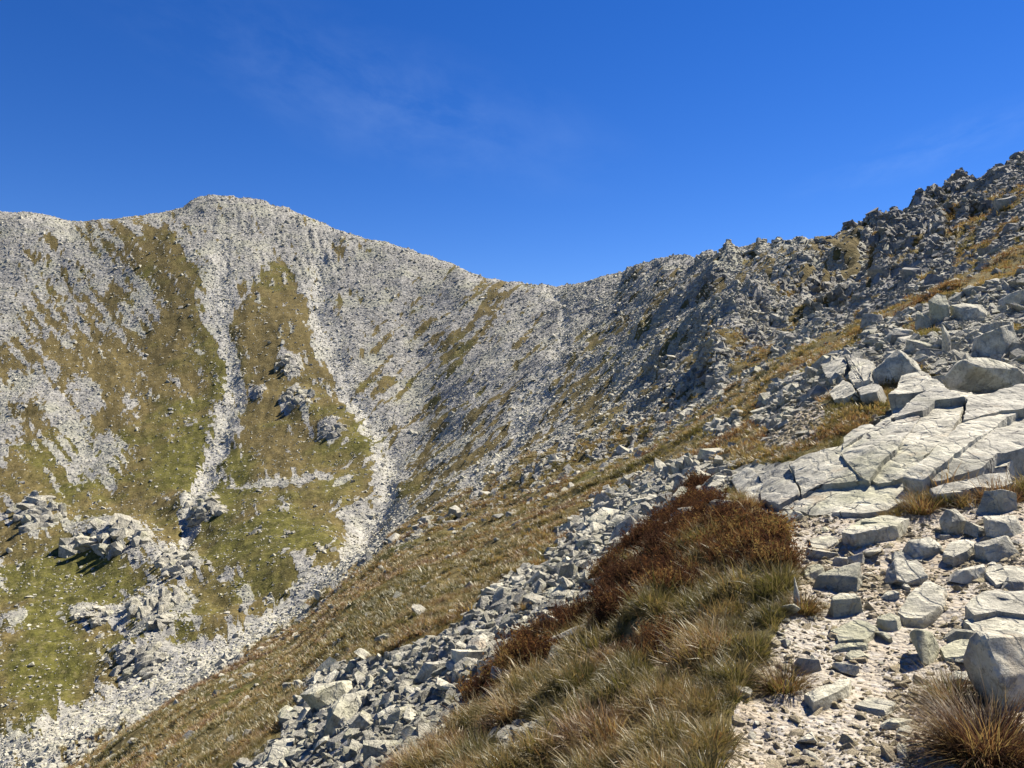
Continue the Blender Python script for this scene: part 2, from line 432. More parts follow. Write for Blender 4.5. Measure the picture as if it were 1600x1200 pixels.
g_summit = look(SUMMIT, PXG, BASE)
turf_far = sstep(0.33, 0.67, 0.20 + 0.56 * g_turf_far + 0.52 * g_streak + 0.10 * brk + 0.18 * fine)
brk_n = fbm(X / 1.7, Yw / 1.7, 4, 61)
turf_near = sstep(0.40, 0.60, (1 - mx(mx(g_path, g_slab), g_rub)) + 0.20 * brk_n)
TURF = turf_far * (1 - near) + turf_near * near
PATH = sstep(0.42, 0.58, g_path + 0.12 * brk_n)

# ------------------------------------------------------------------ relief
D = np.zeros((NR, NC))
fw = 1 - near
# broad undulation, ribs and crags of the far ground
D += fw * fbm(X / 60, Yw / 60, 3, 3) * 2.0 * sstep(60, 160, YY)
D += fw * fbm(X / 17, Yw / 17, 4, 5) * 1.1
crag = np.clip(side * sstep(0.0, 0.9, fbm(X / 30, Yw / 16, 4, 9) + 0.25), 0, 1) * sstep(40, 90, YY) * (1 - 0.6 * TURF)
rid = 1 - np.abs(fbm(X / 22, Yw / 13, 3, 15))
D += crag * (rid ** 2) * (0.4 + 0.7 * sstep(1150, 1400, PXG)) * fw
saw = ((-(0.92 * X + 0.30 * Yw)) / 22.0 + 1.1 * fbm(X / 45, Yw / 30, 4, 131)) % 1.0
saw = saw * (1 - sstep(0.90, 1.0, saw))
cliff = side * sstep(48, 80, YY) * (1 - sstep(210, 330, YY)) * sstep(-0.05, 0.55, fbm(X / 38, Yw / 24, 3, 141) + 0.12)
D += cliff * saw * (1.6 + 1.6 * sstep(1150, 1350, PXG)) * fw * (1 - 0.5 * TURF)
w1, w2, wc = worley(X / 9.0, Yw / 6.5, 21)
D += fw * (1 - TURF) * (wc - 0.4) * (0.5 + 0.8 * crag) * sstep(0.02, 0.25, w2 - w1)
w1, w2, wc = worley(X / 3.2, Yw / 3.0, 23)
D += fw * (1 - TURF) * (wc - 0.45) * (0.4 + 0.4 * side) * sstep(0.0, 0.2, w2 - w1)
D += fw * g_summit * np.abs(g_streak) * 2.6 * (1 - TURF)
D += fw * TURF * (fbm(X / 4.5, Yw / 4.0, 3, 27) * 0.5 + np.abs(vnoise(X / 2.2, Yw / 1.5, 29)) * 0.35)
# carved gullies
carve = mx(mx(look(G1, PXG, BASE) * 1.0, look(G2, PXG, BASE) * 2.0), mx(look(G3, PXG, BASE) * 2.0, look(mx(G4, G5), PXG, BASE) * 1.0))
D -= fw * carve
# rocky bosses on the far mountain and along the ridge on the right
for x, y, rx, ry, h in [(185,845,60,34,7),(60,805,50,35,5),(310,795,42,24,6),(275,880,46,24,5),(472,622,24,20,8),(517,672,24,17,6),(405,612,9,13,5),(452,568,20,18,5),(250,955,60,45,5),(150,962,50,20,4),(230,1030,60,24,4),]:
    D += fw * look(blob(x, y, rx, ry), PXG, BASE) * h * 0.5
# ribs that throw shade across the right flank
for pts, w, h in [([(1400,335),(1330,410),(1270,455),(1190,520),(1110,590)], 16, 6.0), ([(1140,400),(1110,440),(1060,480),(1000,530)], 12, 4.5), ([(1330,360),(1240,430),(1170,470),(1100,530),(1030,580)], 12, 5.0), ([(1500,280),(1430,360),(1370,420)], 14, 4.5), ([(1000,430),(970,470),(930,500)], 9, 3.0)]:
    s_ = look(stroke(pts, w, w * 0.8), PXG, BASE) * fw
    D += s_ * h * (0.75 + 0.5 * fbm(X / 9, Yw / 9, 3, 71))
# near ground
D += near * fbm(X / 2.2, Yw / 2.2, 4, 81) * 0.10 * sstep(5, 20, YY)
D += near * fbm(X / 6.0, Yw / 3.0, 3, 84) * 0.35 * sstep(14, 26, YY)
D += near * fbm(X / 0.9, Yw / 0.9, 4, 83) * 0.045
D += near * g_bank * 0.12
D += near * g_heath * (-0.10 + 0.26 * np.abs(fbm(X / 0.9, Yw / 0.9, 3, 85)))
D -= near * g_slab * 0.05
w1, w2, wc = worley(X / 0.42, Yw / 0.36, 87)
D += near * g_rub * ((wc - 0.45) * 0.16 - 0.05) * sstep(0, 0.15, w2 - w1)
w1, w2, wc = worley(X / 0.13, Yw / 0.12, 89)
D += near * PATH * fbm(X / 0.5, Yw / 0.5, 4, 91) * 0.03
POS[..., 2] += D
# keep the crest where it was surveyed
for _ in range(2):
    PXF, PYF, DEP = to_pixel(POS)
    cur = np.where(far_rows[:, None], PYF, 1e9).min(0)
    sm = np.convolve(np.pad(cur - want, 9, 'edge'), np.ones(19) / 19, 'valid')
    sm_s = gsm(sm, 70.0)
    dl = lnY[:, None] - ycrest[None, :]
    POS[..., 2] += ((sm_s[None, :] - 1.5) * sstep(-0.75, 0.0, dl) + (sm - sm_s)[None, :] * sstep(-0.14, 0.0, dl)) * far_rows[:, None] * YY / F
PXF, PYF, DEP = to_pixel(POS)

def hit(px, py, ymin=2.0):
    """first point of the ground met along the bearing px at height py"""
    c = np.interp(px, PXC, np.arange(NC))
    c0 = int(min(max(c, 0), NC - 2))
    f = c - c0
    p = PYF[:, c0] * (1 - f) + PYF[:, c0 + 1] * f
    r0 = int(np.searchsorted(lnY, math.log(ymin)))
    idx = np.nonzero(p[r0:] <= py)[0]
    r = r0 + (idx[0] if len(idx) else len(lnY) - 1 - r0)
    r = max(r, 1)
    a, b = p[r - 1], p[r]
    t = 0.0 if abs(a - b) < 1e-6 else float(np.clip((a - py) / (a - b), 0, 1))
    A = POS[r - 1, c0] * (1 - f) + POS[r - 1, c0 + 1] * f
    B = POS[r, c0] * (1 - f) + POS[r, c0 + 1] * f
    P = A * (1 - t) + B * t
    return P, float(np.exp(lnY[r - 1] * (1 - t) + lnY[r] * t))

GN = np.cross(np.gradient(POS, axis=1), np.gradient(POS, axis=0))
GN /= np.linalg.norm(GN, axis=-1, keepdims=True) + 1e-12
GN[GN[..., 2] < 0] *= -1

# ------------------------------------------------------------------ materials
def new_mat(name):
    m = bpy.data.materials.new(name)
    m.use_nodes = True
    nt = m.node_tree
    nt.nodes.clear()
    out = nt.nodes.new('ShaderNodeOutputMaterial')
    return m, nt, out

class NT:
    """small node-tree writer"""
    def __init__(s, nt):
        s.nt = nt
    def n(s, typ, **kw):
        nd = s.nt.nodes.new(typ)
        for k, v in kw.items():
            if k.startswith('_'):
                setattr(nd, k[1:], v)
            else:
                key = k.replace('__', ' ')
                sock = nd.inputs[key] if not key.isdigit() else nd.inputs[int(key)]
                if hasattr(v, 'is_linked') or hasattr(v, 'links'):
                    s.nt.links.new(v, sock)
                else:
                    sock.default_value = v
        return nd
    def noise(s, vec, scale, detail=4.0, rough=0.6, dist=0.0):
        return s.n('ShaderNodeTexNoise', Vector=vec, Scale=scale, Detail=detail, Roughness=rough, Distortion=dist).outputs['Fac']
    def ramp(s, fac, lo, hi, a=0.0, b=1.0, smooth=True):
        nd = s.n('ShaderNodeMapRange', Value=fac)
        nd.interpolation_type = 'SMOOTHSTEP' if smooth else 'LINEAR'
        nd.inputs['From Min'].default_value = lo
        nd.inputs['From Max'].default_value = hi
        nd.inputs['To Min'].default_value = a
        nd.inputs['To Max'].default_value = b
        return nd.outputs[0]
    def mix(s, fac, a, b, mode='MIX'):
        nd = s.n('ShaderNodeMixRGB')
        nd.blend_type = mode
        for key, v in (('Fac', fac), ('Color1', a), ('Color2', b)):
            if hasattr(v, 'links'):
                s.nt.links.new(v, nd.inputs[key])
            else:
                nd.inputs[key].default_value = v if not isinstance(v, tuple) or len(v) == 4 else (*v, 1)
        return nd.outputs[0]
    def math(s, op, a, b=0.0):
        nd = s.n('ShaderNodeMath')
        nd.operation = op
        for i, v in enumerate((a, b)):
            if hasattr(v, 'links'):
                s.nt.links.new(v, nd.inputs[i])
            else:
                nd.inputs[i].default_value = v
        return nd.outputs[0]
    def attr(s, name, typ='GEOMETRY'):
        nd = s.n('ShaderNodeAttribute')
        nd.attribute_type = typ
        nd.attribute_name = name
        return nd

def rock_colour(w, pos, scale=1.0, tint=None, lichen=1.0):
    """pale granite: grey grain, rusty and lichen-green blotches, dark lichen freckles"""
    big = w.noise(pos, 0.55 * scale, 4, 0.6)
    mid = w.noise(pos, 3.2 * scale, 6, 0.7)
    fin = w.noise(pos, 17.0 * scale, 6, 0.75)
    lic = w.noise(pos, 6.5 * scale, 5, 0.8, 0.6)
    c = w.mix(w.ramp(mid, 0.34, 0.66), (0.215, 0.21, 0.20), (0.44, 0.425, 0.395))
    c = w.mix(w.ramp(big, 0.50, 0.68, 0, 0.5), c, (0.27, 0.275, 0.19))
    c = w.mix(w.ramp(lic, 0.56, 0.68, 0, 0.65 * lichen), c, (0.085, 0.085, 0.08))
    c = w.mix(w.ramp(fin, 0.50, 0.66, 0, 0.6 * lichen), c, (0.12, 0.118, 0.11))
    rust = w.noise(pos, 1.7 * scale, 3, 0.6, 0.8)
    c = w.mix(w.ramp(rust, 0.60, 0.76, 0, 0.4), c, (0.31, 0.215, 0.145))
    if tint is not None:
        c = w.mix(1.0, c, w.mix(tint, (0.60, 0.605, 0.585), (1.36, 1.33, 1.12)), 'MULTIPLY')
    return c, mid, fin

def make_rock(name, scale=1.0, bump=0.02, tint_name=None, pale=0.5, cracks=False, lichen=1.0, cast=None):
    m, nt, out = new_mat(name)
    w = NT(nt)
    pos = w.n('ShaderNodeNewGeometry').outputs['Position'] if tint_name is None else w.n('ShaderNodeTexCoord').outputs['Object']
    if tint_name:
        tint = w.attr(tint_name, 'INSTANCER').outputs['Fac']
        # move the pattern from stone to stone
        off = w.math('MULTIPLY', tint, 57.0)
        v = w.n('ShaderNodeVectorMath')
        v.operation = 'ADD'
        nt.links.new(pos, v.inputs[0])
        nt.links.new(off, v.inputs[1])
        pos = v.outputs[0]
    else:
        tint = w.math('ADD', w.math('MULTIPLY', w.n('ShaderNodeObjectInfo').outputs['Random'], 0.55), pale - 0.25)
    c, mid, fin = rock_colour(w, pos, scale, tint, lichen)
    if cast:
        c = w.mix(1.0, c, cast, 'MULTIPLY')
    h = w.math('ADD', w.math('MULTIPLY', mid, 1.6), w.math('MULTIPLY', fin, 0.6))
    if cracks:
        wob = w.n('ShaderNodeTexNoise', Vector=pos, Scale=3.0, Detail=4.0, Roughness=0.6)
        va = w.n('ShaderNodeVectorMath'); va.operation = 'MULTIPLY_ADD'
        nt.links.new(wob.outputs['Color'], va.inputs[0])
        va.inputs[1].default_value = (0.16, 0.16, 0.16)
        nt.links.new(pos, va.inputs[2])
        mpj = w.n('ShaderNodeMapping', Vector=va.outputs[0])
        mpj.inputs['Rotation'].default_value = (0, 0, math.radians(-35))
        mpj.inputs['Scale'].default_value = (0.35, 1.5, 0.6)
        vor = w.n('ShaderNodeTexVoronoi', Vector=mpj.outputs[0], Scale=1.5 * scale)
        vor.feature = 'DISTANCE_TO_EDGE'
        crack = w.ramp(vor.outputs['Distance'], 0.0, 0.014, 0, 1)
        crk_on = w.ramp(w.noise(pos, 0.9 * scale, 2, 0.5), 0.46, 0.54)
        crack = w.math('MAXIMUM', crack, w.math('SUBTRACT', 1.0, crk_on))
        h = w.math('ADD', h, w.math('MULTIPLY', crack, 0.8))
        c = w.mix(w.math('SUBTRACT', 1.0, crack), c, (0.08, 0.075, 0.07))
    # bedding grooves
    wv = w.n('ShaderNodeTexWave', Vector=pos, Scale=1.5 * scale, Distortion=9.0, Detail=4.0)
    wv.inputs['Detail Scale'].default_value = 1.5
    h = w.math('ADD', h, w.math('MULTIPLY', w.ramp(wv.outputs['Fac'], 0.0, 0.25), 0.35))
    bp = w.n('ShaderNodeBump', Height=h, Strength=1.0, Distance=bump)
    b = w.n('ShaderNodeBsdfPrincipled', Roughness=0.88, Normal=bp.outputs[0])
    nt.links.new(c, b.inputs['Base Color'])
    b.inputs['Specular IOR Level'].default_value = 0.2
    nt.links.new(b.outputs[0], out.inputs[0])
    return m

def make_ground(name, far=True):
    m, nt, out = new_mat(name)
    w = NT(nt)
    pos = w.n('ShaderNodeNewGeometry').outputs['Position']
    cov = w.attr('cover')
    sep = w.n('ShaderNodeSeparateColor', Color=cov.outputs['Color'])
    turf, green, pale = sep.outputs[0], sep.outputs[1], sep.outputs[2]
    k = 0.35 if far else 1.6
    n1 = w.noise(pos, 0.9 * k, 5, 0.65)
    n2 = w.noise(pos, 4.5 * k, 5, 0.7)
    n3 = w.noise(pos, 0.16 * k, 4, 0.6)
    # stones
    vo = w.n('ShaderNodeTexVoronoi', Vector=pos, Scale=1.7 * k, Randomness=1.0)
    vcol = w.n('ShaderNodeSeparateColor', Color=vo.outputs['Color']).outputs[0]
    rk = w.mix(vcol, (0.17, 0.165, 0.150), (0.35, 0.338, 0.300))
    rk = w.mix(w.ramp(n2, 0.45, 0.72, 0, 0.6), rk, (0.13, 0.13, 0.125))
    rk = w.mix(w.ramp(n3, 0.45, 0.65, 0, 0.5), rk, (0.30, 0.30, 0.21))
    rk = w.mix(w.math('MULTIPLY', pale, 0.8), rk, (0.40, 0.39, 0.345))
    # turf
    dry = w.mix(w.ramp(n1, 0.35, 0.7), (0.096, 0.074, 0.028), (0.165, 0.128, 0.052))
    grn = w.mix(w.ramp(n1, 0.35, 0.7), (0.060, 0.060, 0.014), (0.130, 0.122, 0.030))
    gf = w.math('ADD', green, w.math('MULTIPLY', w.math('SUBTRACT', n3, 0.5), 1.6))
    tf = w.mix(w.ramp(gf, 0.25, 0.75), dry, grn)
    n4 = w.noise(pos, 2.1 * k, 5, 0.75)
    tf = w.mix(w.ramp(n4, 0.50, 0.66, 0, 0.6), tf, (0.19, 0.162, 0.082))
    tf = w.mix(w.ramp(n2, 0.42, 0.72, 0, 0.7), tf, (0.03, 0.026, 0.010))
    tn = w.math('ADD', w.math('MULTIPLY', w.math('SUBTRACT', n2, 0.5), 0.9), w.math('MULTIPLY', w.math('SUBTRACT', n1, 0.5), 1.1))
    t2 = w.ramp(w.math('ADD', turf, tn), 0.42, 0.58)
    c = w.mix(t2, rk, tf)
    h = w.math('ADD', w.math('MULTIPLY', n2, 1.0), w.math('MULTIPLY', w.math('SUBTRACT', 1.0, vo.outputs['Distance']), w.math('SUBTRACT', 1.0, t2)))
    bp = w.n('ShaderNodeBump', Height=h, Strength=0.9, Distance=0.5 if far else 0.06)
    b = w.n('ShaderNodeBsdfPrincipled', Roughness=0.95, Normal=bp.outputs[0])
    b.inputs['Specular IOR Level'].default_value = 0.1
    nt.links.new(c, b.inputs['Base Color'])
    nt.links.new(b.outputs[0], out.inputs[0])
    return m

def make_path():
    m, nt, out = new_mat('trodden_gravel')
    w = NT(nt)
    pos = w.n('ShaderNodeNewGeometry').outputs['Position']
    n1 = w.noise(pos, 1.4, 5, 0.6)
    n2 = w.noise(pos, 30.0, 4, 0.7)
    vo = w.n('ShaderNodeTexVoronoi', Vector=pos, Scale=26.0)
    vc = w.n('ShaderNodeSeparateColor', Color=vo.outputs['Color']).outputs[0]
    c = w.mix(w.ramp(n1, 0.35, 0.65), (0.335, 0.28, 0.205), (0.37, 0.335, 0.27))
    c = w.mix(w.ramp(vc, 0.5, 1.0, 0, 0.6), c, (0.40, 0.38, 0.345))
    c = w.mix(w.ramp(n2, 0.55, 0.8, 0, 0.5), c, (0.20, 0.175, 0.15))
    n5 = w.noise(pos, 75.0, 3, 0.7)
    c = w.mix(w.ramp(n5, 0.52, 0.68, 0, 0.6), c, (0.13, 0.11, 0.09))
    h = w.math('ADD', w.math('MULTIPLY', w.math('SUBTRACT', 1.0, vo.outputs['Distance']), 1.0), w.math('ADD', w.math('MULTIPLY', n2, 0.9), w.math('MULTIPLY', n5, 0.4)))
    bp = w.n('ShaderNodeBump', Height=h, Strength=1.0, Distance=0.018)
    b = w.n('ShaderNodeBsdfPrincipled', Roughness=0.95, Normal=bp.outputs[0])
    b.inputs['Specular IOR Level'].default_value = 0.1
    nt.links.new(c, b.inputs['Base Color'])
    nt.links.new(b.outputs[0], out.inputs[0])
    return m

def make_blade(name, ramp_cols, own=None, tip=0.5, gloss=0.04):
    """dry mountain grass; tint chooses the colour, 'along' runs from root to tip"""
    m, nt, out = new_mat(name)
    w = NT(nt)
    if own is None:
        tint = w.attr('tint', 'INSTANCER').outputs['Fac']
    else:
        tint = w.math('ADD', w.math('MULTIPLY', w.attr('shade').outputs['Fac'], 0.5), own)
    sh = w.attr('shade').outputs['Fac']
    t = w.math('ADD', tint, w.math('MULTIPLY', w.math('SUBTRACT', sh, 0.5), 0.45))
    cr = w.n('ShaderNodeValToRGB', Fac=t)
    el = cr.color_ramp.elements
    el[0].position, el[0].color = ramp_cols[0][0], (*ramp_cols[0][1], 1)
    el[1].position, el[1].color = ramp_cols[-1][0], (*ramp_cols[-1][1], 1)
    for p, cc in ramp_cols[1:-1]:
        e = el.new(p)
        e.color = (*cc, 1)
    al = w.attr('along').outputs['Fac']
    c = w.mix(w.ramp(al, 0.55, 1.0, 0, tip), cr.outputs[0], (0.34, 0.25, 0.12))
    d = w.n('ShaderNodeBsdfDiffuse', Roughness=0.6)
    tr = w.n('ShaderNodeBsdfTranslucent')
    gl = w.n('ShaderNodeBsdfGlossy', Roughness=0.45)
    gl.inputs['Color'].default_value = (0.8, 0.8, 0.75, 1)
    nt.links.new(c, d.inputs['Color'])
    nt.links.new(c, tr.inputs['Color'])
    mx_ = w.n('ShaderNodeMixShader', Fac=0.35)
    nt.links.new(d.outputs[0], mx_.inputs[1])
    nt.links.new(tr.outputs[0], mx_.inputs[2])
    m2 = w.n('ShaderNodeMixShader', Fac=gloss)
    nt.links.new(mx_.outputs[0], m2.inputs[1])
    nt.links.new(gl.outputs[0], m2.inputs[2])
    nt.links.new(m2.outputs[0], out.inputs[0])
    return m

M_FAR = make_ground('alpine_slope', True)
M_NEAR = make_ground('hillside_turf', False)
M_PATH = make_path()
M_ROCK = make_rock('granite', 1.15, 0.05, pale=0.86)
M_SLAB = make_rock('granite_slab', 1.0, 0.03, pale=0.58, cracks=True)
M_ROCK_FAR = make_rock('granite_crag', 0.30, 0.3, pale=0.5)
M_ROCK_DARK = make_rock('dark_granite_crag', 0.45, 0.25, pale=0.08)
M_BLOCK = make_rock('granite_block', 2.0, 0.03, 'tint')
M_GRAVEL = make_rock('tan_gravel', 2.0, 0.03, 'tint', lichen=0.6, cast=(1.12, 1.0, 0.84))
M_BLOCK_FAR = make_rock('granite_scree', 2.0, 0.03, 'tint', lichen=0.25)
GRASS_COLS = [(0.0, (0.070, 0.068, 0.014)), (0.28, (0.16, 0.135, 0.032)), (0.5, (0.33, 0.23, 0.08)), (0.70, (0.20, 0.098, 0.034)), (0.85, (0.115, 0.052, 0.025)), (1.0, (0.060, 0.030, 0.019))]
M_GRASS = make_blade('dry_grass', GRASS_COLS)
M_HEATH = make_blade('heather_twig', GRASS_COLS, None, 0.2, 0.0)

# ------------------------------------------------------------------ helpers for objects
def props(o, label=None, cat=None, group=None, kind=None):
    if label: o['label'] = label
    if cat: o['category'] = cat
    if group: o['group'] = group
    if kind: o['kind'] = kind
    return o

def mesh_obj(name, me, mat=None, parent=None):
    o = bpy.data.objects.new(name, me)
    COL.objects.link(o)
    if mat is not None and not me.materials:
        me.materials.append(mat)
    if parent is not None:
        o.parent = parent
    return o

def empty(name, loc=(0, 0, 0)):
    o = bpy.data.objects.new(name, None)
    COL.objects.link(o)
    o.location = loc
    o.empty_display_size = 0.2
    return o

def np_mesh(name, V, faces, smooth=False):
    me = bpy.data.meshes.new(name)
    V = np.asarray(V, np.float32)
    faces = np.asarray(faces, np.int32)
    k = faces.shape[1]
    me.vertices.add(len(V))
    me.vertices.foreach_set('co', V.ravel())
    me.loops.add(faces.size)
    me.loops.foreach_set('vertex_index', faces.ravel())
    me.polygons.add(len(faces))
    me.polygons.foreach_set('loop_start', np.arange(0, faces.size, k, dtype=np.int32))
    me.polygons.foreach_set('loop_total', np.full(len(faces), k, np.int32))
    me.update(calc_edges=True)
    me.polygons.foreach_set('use_smooth', np.full(len(faces), smooth, bool))
    return me

# ------------------------------------------------------------------ the ground itself
idx = np.arange(NR * NC).reshape(NR, NC)
Q = np.stack([idx[:-1, :-1], idx[:-1, 1:], idx[1:, 1:], idx[1:, :-1]], -1).reshape(-1, 4)
def face_mean(a):
    return ((a[:-1, :-1] + a[1:, 1:] + a[:-1, 1:] + a[1:, :-1]) / 4).reshape(-1)
f_path = (face_mean(PATH) > 0.5)
f_far = face_mean(YY) > 42
COVER = np.stack([TURF, g_green, g_pale, np.ones_like(TURF)], -1).reshape(-1, 4)
COVER[:, 1] = np.where(near.reshape(-1) > 0.5, 0.35 + 0.35 * fbm(X / 2.5, Yw / 2.5, 3, 95).reshape(-1), COVER[:, 1])
VALL = POS.reshape(-1, 3)
def ground_piece(name, sel, mat):
    q = Q[sel]
    used, inv = np.unique(q, return_inverse=True)
    me = np_mesh(name, VALL[used], inv.reshape(-1, 4), True)
    a = me.color_attributes.new('cover', 'FLOAT_COLOR', 'POINT')
    a.data.foreach_set('color', np.clip(COVER[used], 0, 1).astype(np.float32).ravel())
    return props(mesh_obj(name, me, mat), kind='structure')
ground_piece('mountain', f_far, M_FAR)
ground_piece('hillside', ~f_far & ~f_path, M_NEAR)
ground_piece('path', ~f_far & f_path, M_PATH)

# ------------------------------------------------------------------ stones
def hull_rock(seed, dims=(1, 0.8, 0.6), npts=16, boxy=0.6, rough=0.0, sub=0, bev=0.0):
    """angular broken block inside a box of the given full sizes, resting on z=0"""
    r = random.Random(seed)
    bm = bmesh.new()
    for i in range(npts):
        p = Vector((r.gauss(0, 1), r.gauss(0, 1), r.gauss(0, 1))).normalized()
        mxc = max(abs(p.x), abs(p.y), abs(p.z))
        p = p * (1 - boxy) + (p / mxc) * boxy
        p *= r.uniform(0.82, 1.05)
        bm.verts.new((p.x * dims[0] / 2, p.y * dims[1] / 2, p.z * dims[2] / 2))
    bmesh.ops.convex_hull(bm, input=bm.verts[:])
    bmesh.ops.delete(bm, geom=[v for v in bm.verts if not v.link_faces], context='VERTS')
    bmesh.ops.dissolve_limit(bm, angle_limit=math.radians(9), verts=bm.verts[:], edges=bm.edges[:])
    if bev:
        bmesh.ops.bevel(bm, geom=bm.edges[:], offset=bev * min(dims), segments=1, affect='EDGES', profile=0.6, clamp_overlap=True)
    bmesh.ops.triangulate(bm, faces=bm.faces[:])
    return finish_rock(bm, seed, min(dims), rough, sub)

def prism_rock(seed, dims, rough=0.03, sub=2, bev=0.02):
    """broken slab: an irregular outline with a tilted flat top and steep sides"""
    r = random.Random(seed)
    n = r.randint(5, 8)
    bm = bmesh.new()
    a0 = r.uniform(0, 6.28)
    lo, hi = [], []
    tx, ty = r.uniform(-.6, .6), r.uniform(-.6, .6)
    sh = r.uniform(-.12, .12), r.uniform(-.12, .12)
    for i in range(n):
        a = a0 + 6.283 * (i + r.uniform(-.28, .28)) / n
        ca, sa = math.cos(a), math.sin(a)
        k = 0.5 * r.uniform(0.68, 1.0) / max(abs(ca), abs(sa)) ** 0.75
        x, y = ca * k, sa * k
        q = r.uniform(0.50, 0.97)
        lo.append(bm.verts.new((x * dims[0], y * dims[1], -0.5 * dims[2])))
        zt = 0.5 + tx * x + ty * y + r.uniform(-.16, .03)
        hi.append(bm.verts.new(((x * q + sh[0]) * dims[0], (y * q + sh[1]) * dims[1], zt * dims[2])))
    bmesh.ops.convex_hull(bm, input=bm.verts[:])
    bmesh.ops.delete(bm, geom=[v for v in bm.verts if not v.link_faces], context='VERTS')
    bmesh.ops.dissolve_limit(bm, angle_limit=math.radians(7), verts=bm.verts[:], edges=bm.edges[:])
    if bev:
        bmesh.ops.bevel(bm, geom=bm.edges[:], offset=bev * min(dims), segments=1, affect='EDGES', profile=0.6, clamp_overlap=True)
    bmesh.ops.triangulate(bm, faces=bm.faces[:])
    return finish_rock(bm, seed, min(dims), rough, sub)

def finish_rock(bm, seed, size, rough, sub):
    for k in range(sub):
        lim = size * (0.45 if k == 0 else 0.45 / 2 ** k)
        ed = [e for e in bm.edges if e.calc_length() > lim]
        if ed:
            bmesh.ops.subdivide_edges(bm, edges=ed, cuts=1, use_grid_fill=False)
            bmesh.ops.triangulate(bm, faces=[f for f in bm.faces if len(f.verts) > 3])
    bm.normal_update()
    if rough and sub:
        P = np.array([v.co for v in bm.verts])
        Nn = np.array([v.normal for v in bm.verts])
        s = 1.0 / size
        d = noise3(P * s * 2.2 + seed, 3) * 0.55 + noise3(P * s * 5.0 + seed, 5) * 0.3 + noise3(P * s * 11.0 + seed, 7) * 0.16
        # chipped ledges
        lay = np.abs(((P[:, 2] * 2.3 + P[:, 0] * 0.6) * s + 0.4 * noise3(P * s * 1.5 + seed, 9)) % 1.0 - 0.5)
        d = d - 0.5 * np.clip(0.10 - lay, 0, 1) / 0.10 * 0.5
        P = P + Nn * (d * rough * size)[:, None]
        for v, c in zip(bm.verts, P):
            v.co = c
    me = bpy.data.meshes.new('stone')
    bm.to_mesh(me)
    bm.free()
    if sub >= 1:
        me.polygons.foreach_set('use_smooth', np.ones(len(me.polygons), bool))
        me.set_sharp_from_angle(angle=math.radians(20))
    return me

def boulder(px, py, wpx, hpx, label, depth=0.8, rz=None, seed=None, npts=14, boxy=0.72, tilt=(0, 0), sink=0.28, name='boulder', cat='boulder', group=None, sub=2, rough=0.03, mat=None, ymin=2.0, Y=None):
    """a stone whose foot meets the ground at (px, py); sizes are turned from the survey into metres"""
    P, y = hit(px, py, ymin)
    if Y: y = Y; P = to_world(px, py, Y)
    seed = seed if seed is not None else int(px * 7 + py * 13)
    el_ = max(0.0, (py - 642) / F)
    if boxy >= 0.7:
        hpx = min(max(hpx - depth * wpx * el_ * 0.9, 0.34 * hpx), 0.36 * wpx if py > 640 and wpx > 30 else 9e9)
    w_, h_ = wpx * y / F, hpx * y / F
    if boxy >= 0.7:
        me = prism_rock(seed, (w_, w_ * depth, h_ * (1 + sink)), rough + 0.02, sub + 1)
    else:
        me = hull_rock(seed, (w_, w_ * depth, h_ * (1 + sink)), npts, boxy, rough + 0.02, sub + 1, 0.03)
    zmin = min(v.co.z for v in me.vertices)
    o = mesh_obj(name, me, mat or M_ROCK)
    rz = rz if rz is not None else random.Random(seed).uniform(-0.5, 0.5)
    o.rotation_euler = (tilt[0], tilt[1], rz)
    o.location = (P[0], P[1] + w_ * depth * 0.35, P[2] - zmin - h_ * sink)
    return props(o, label, cat, group)

# ------------------------------------------------------------------ slabs of the bedrock outcrop across the path
def fit_surface(polys):
    g = np.array([hit(x, y)[0] for pts in polys for x, y in pts])
    o = g.mean(0)
    def basis(x, y):
        x, y = x - o[0], y - o[1]
        return np.stack([np.ones_like(x), x, y, x * x, x * y, y * y], -1)
    co = np.linalg.lstsq(basis(g[:, 0], g[:, 1]), g[:, 2], rcond=None)[0]
    return lambda x, y: basis(np.asarray(x, float), np.asarray(y, float)) @ co

def on_surface(surf, x, y, lift):
    d = to_world(x, y, 1.0) - CAM
    lo, hi = 3.0, 30.0
    ts = np.linspace(lo, hi, 600)
    p = CAM + ts[:, None] * d
    below = np.nonzero(p[:, 2] <= surf(p[:, 0], p[:, 1]) + lift)[0]
    t = ts[below[0]] if len(below) else hit(x, y)[1]
    return CAM + d * t

def rise(py):
    return 0.02 + 0.30 * (1 - sstep(680, 806, np.asarray(py, float)))

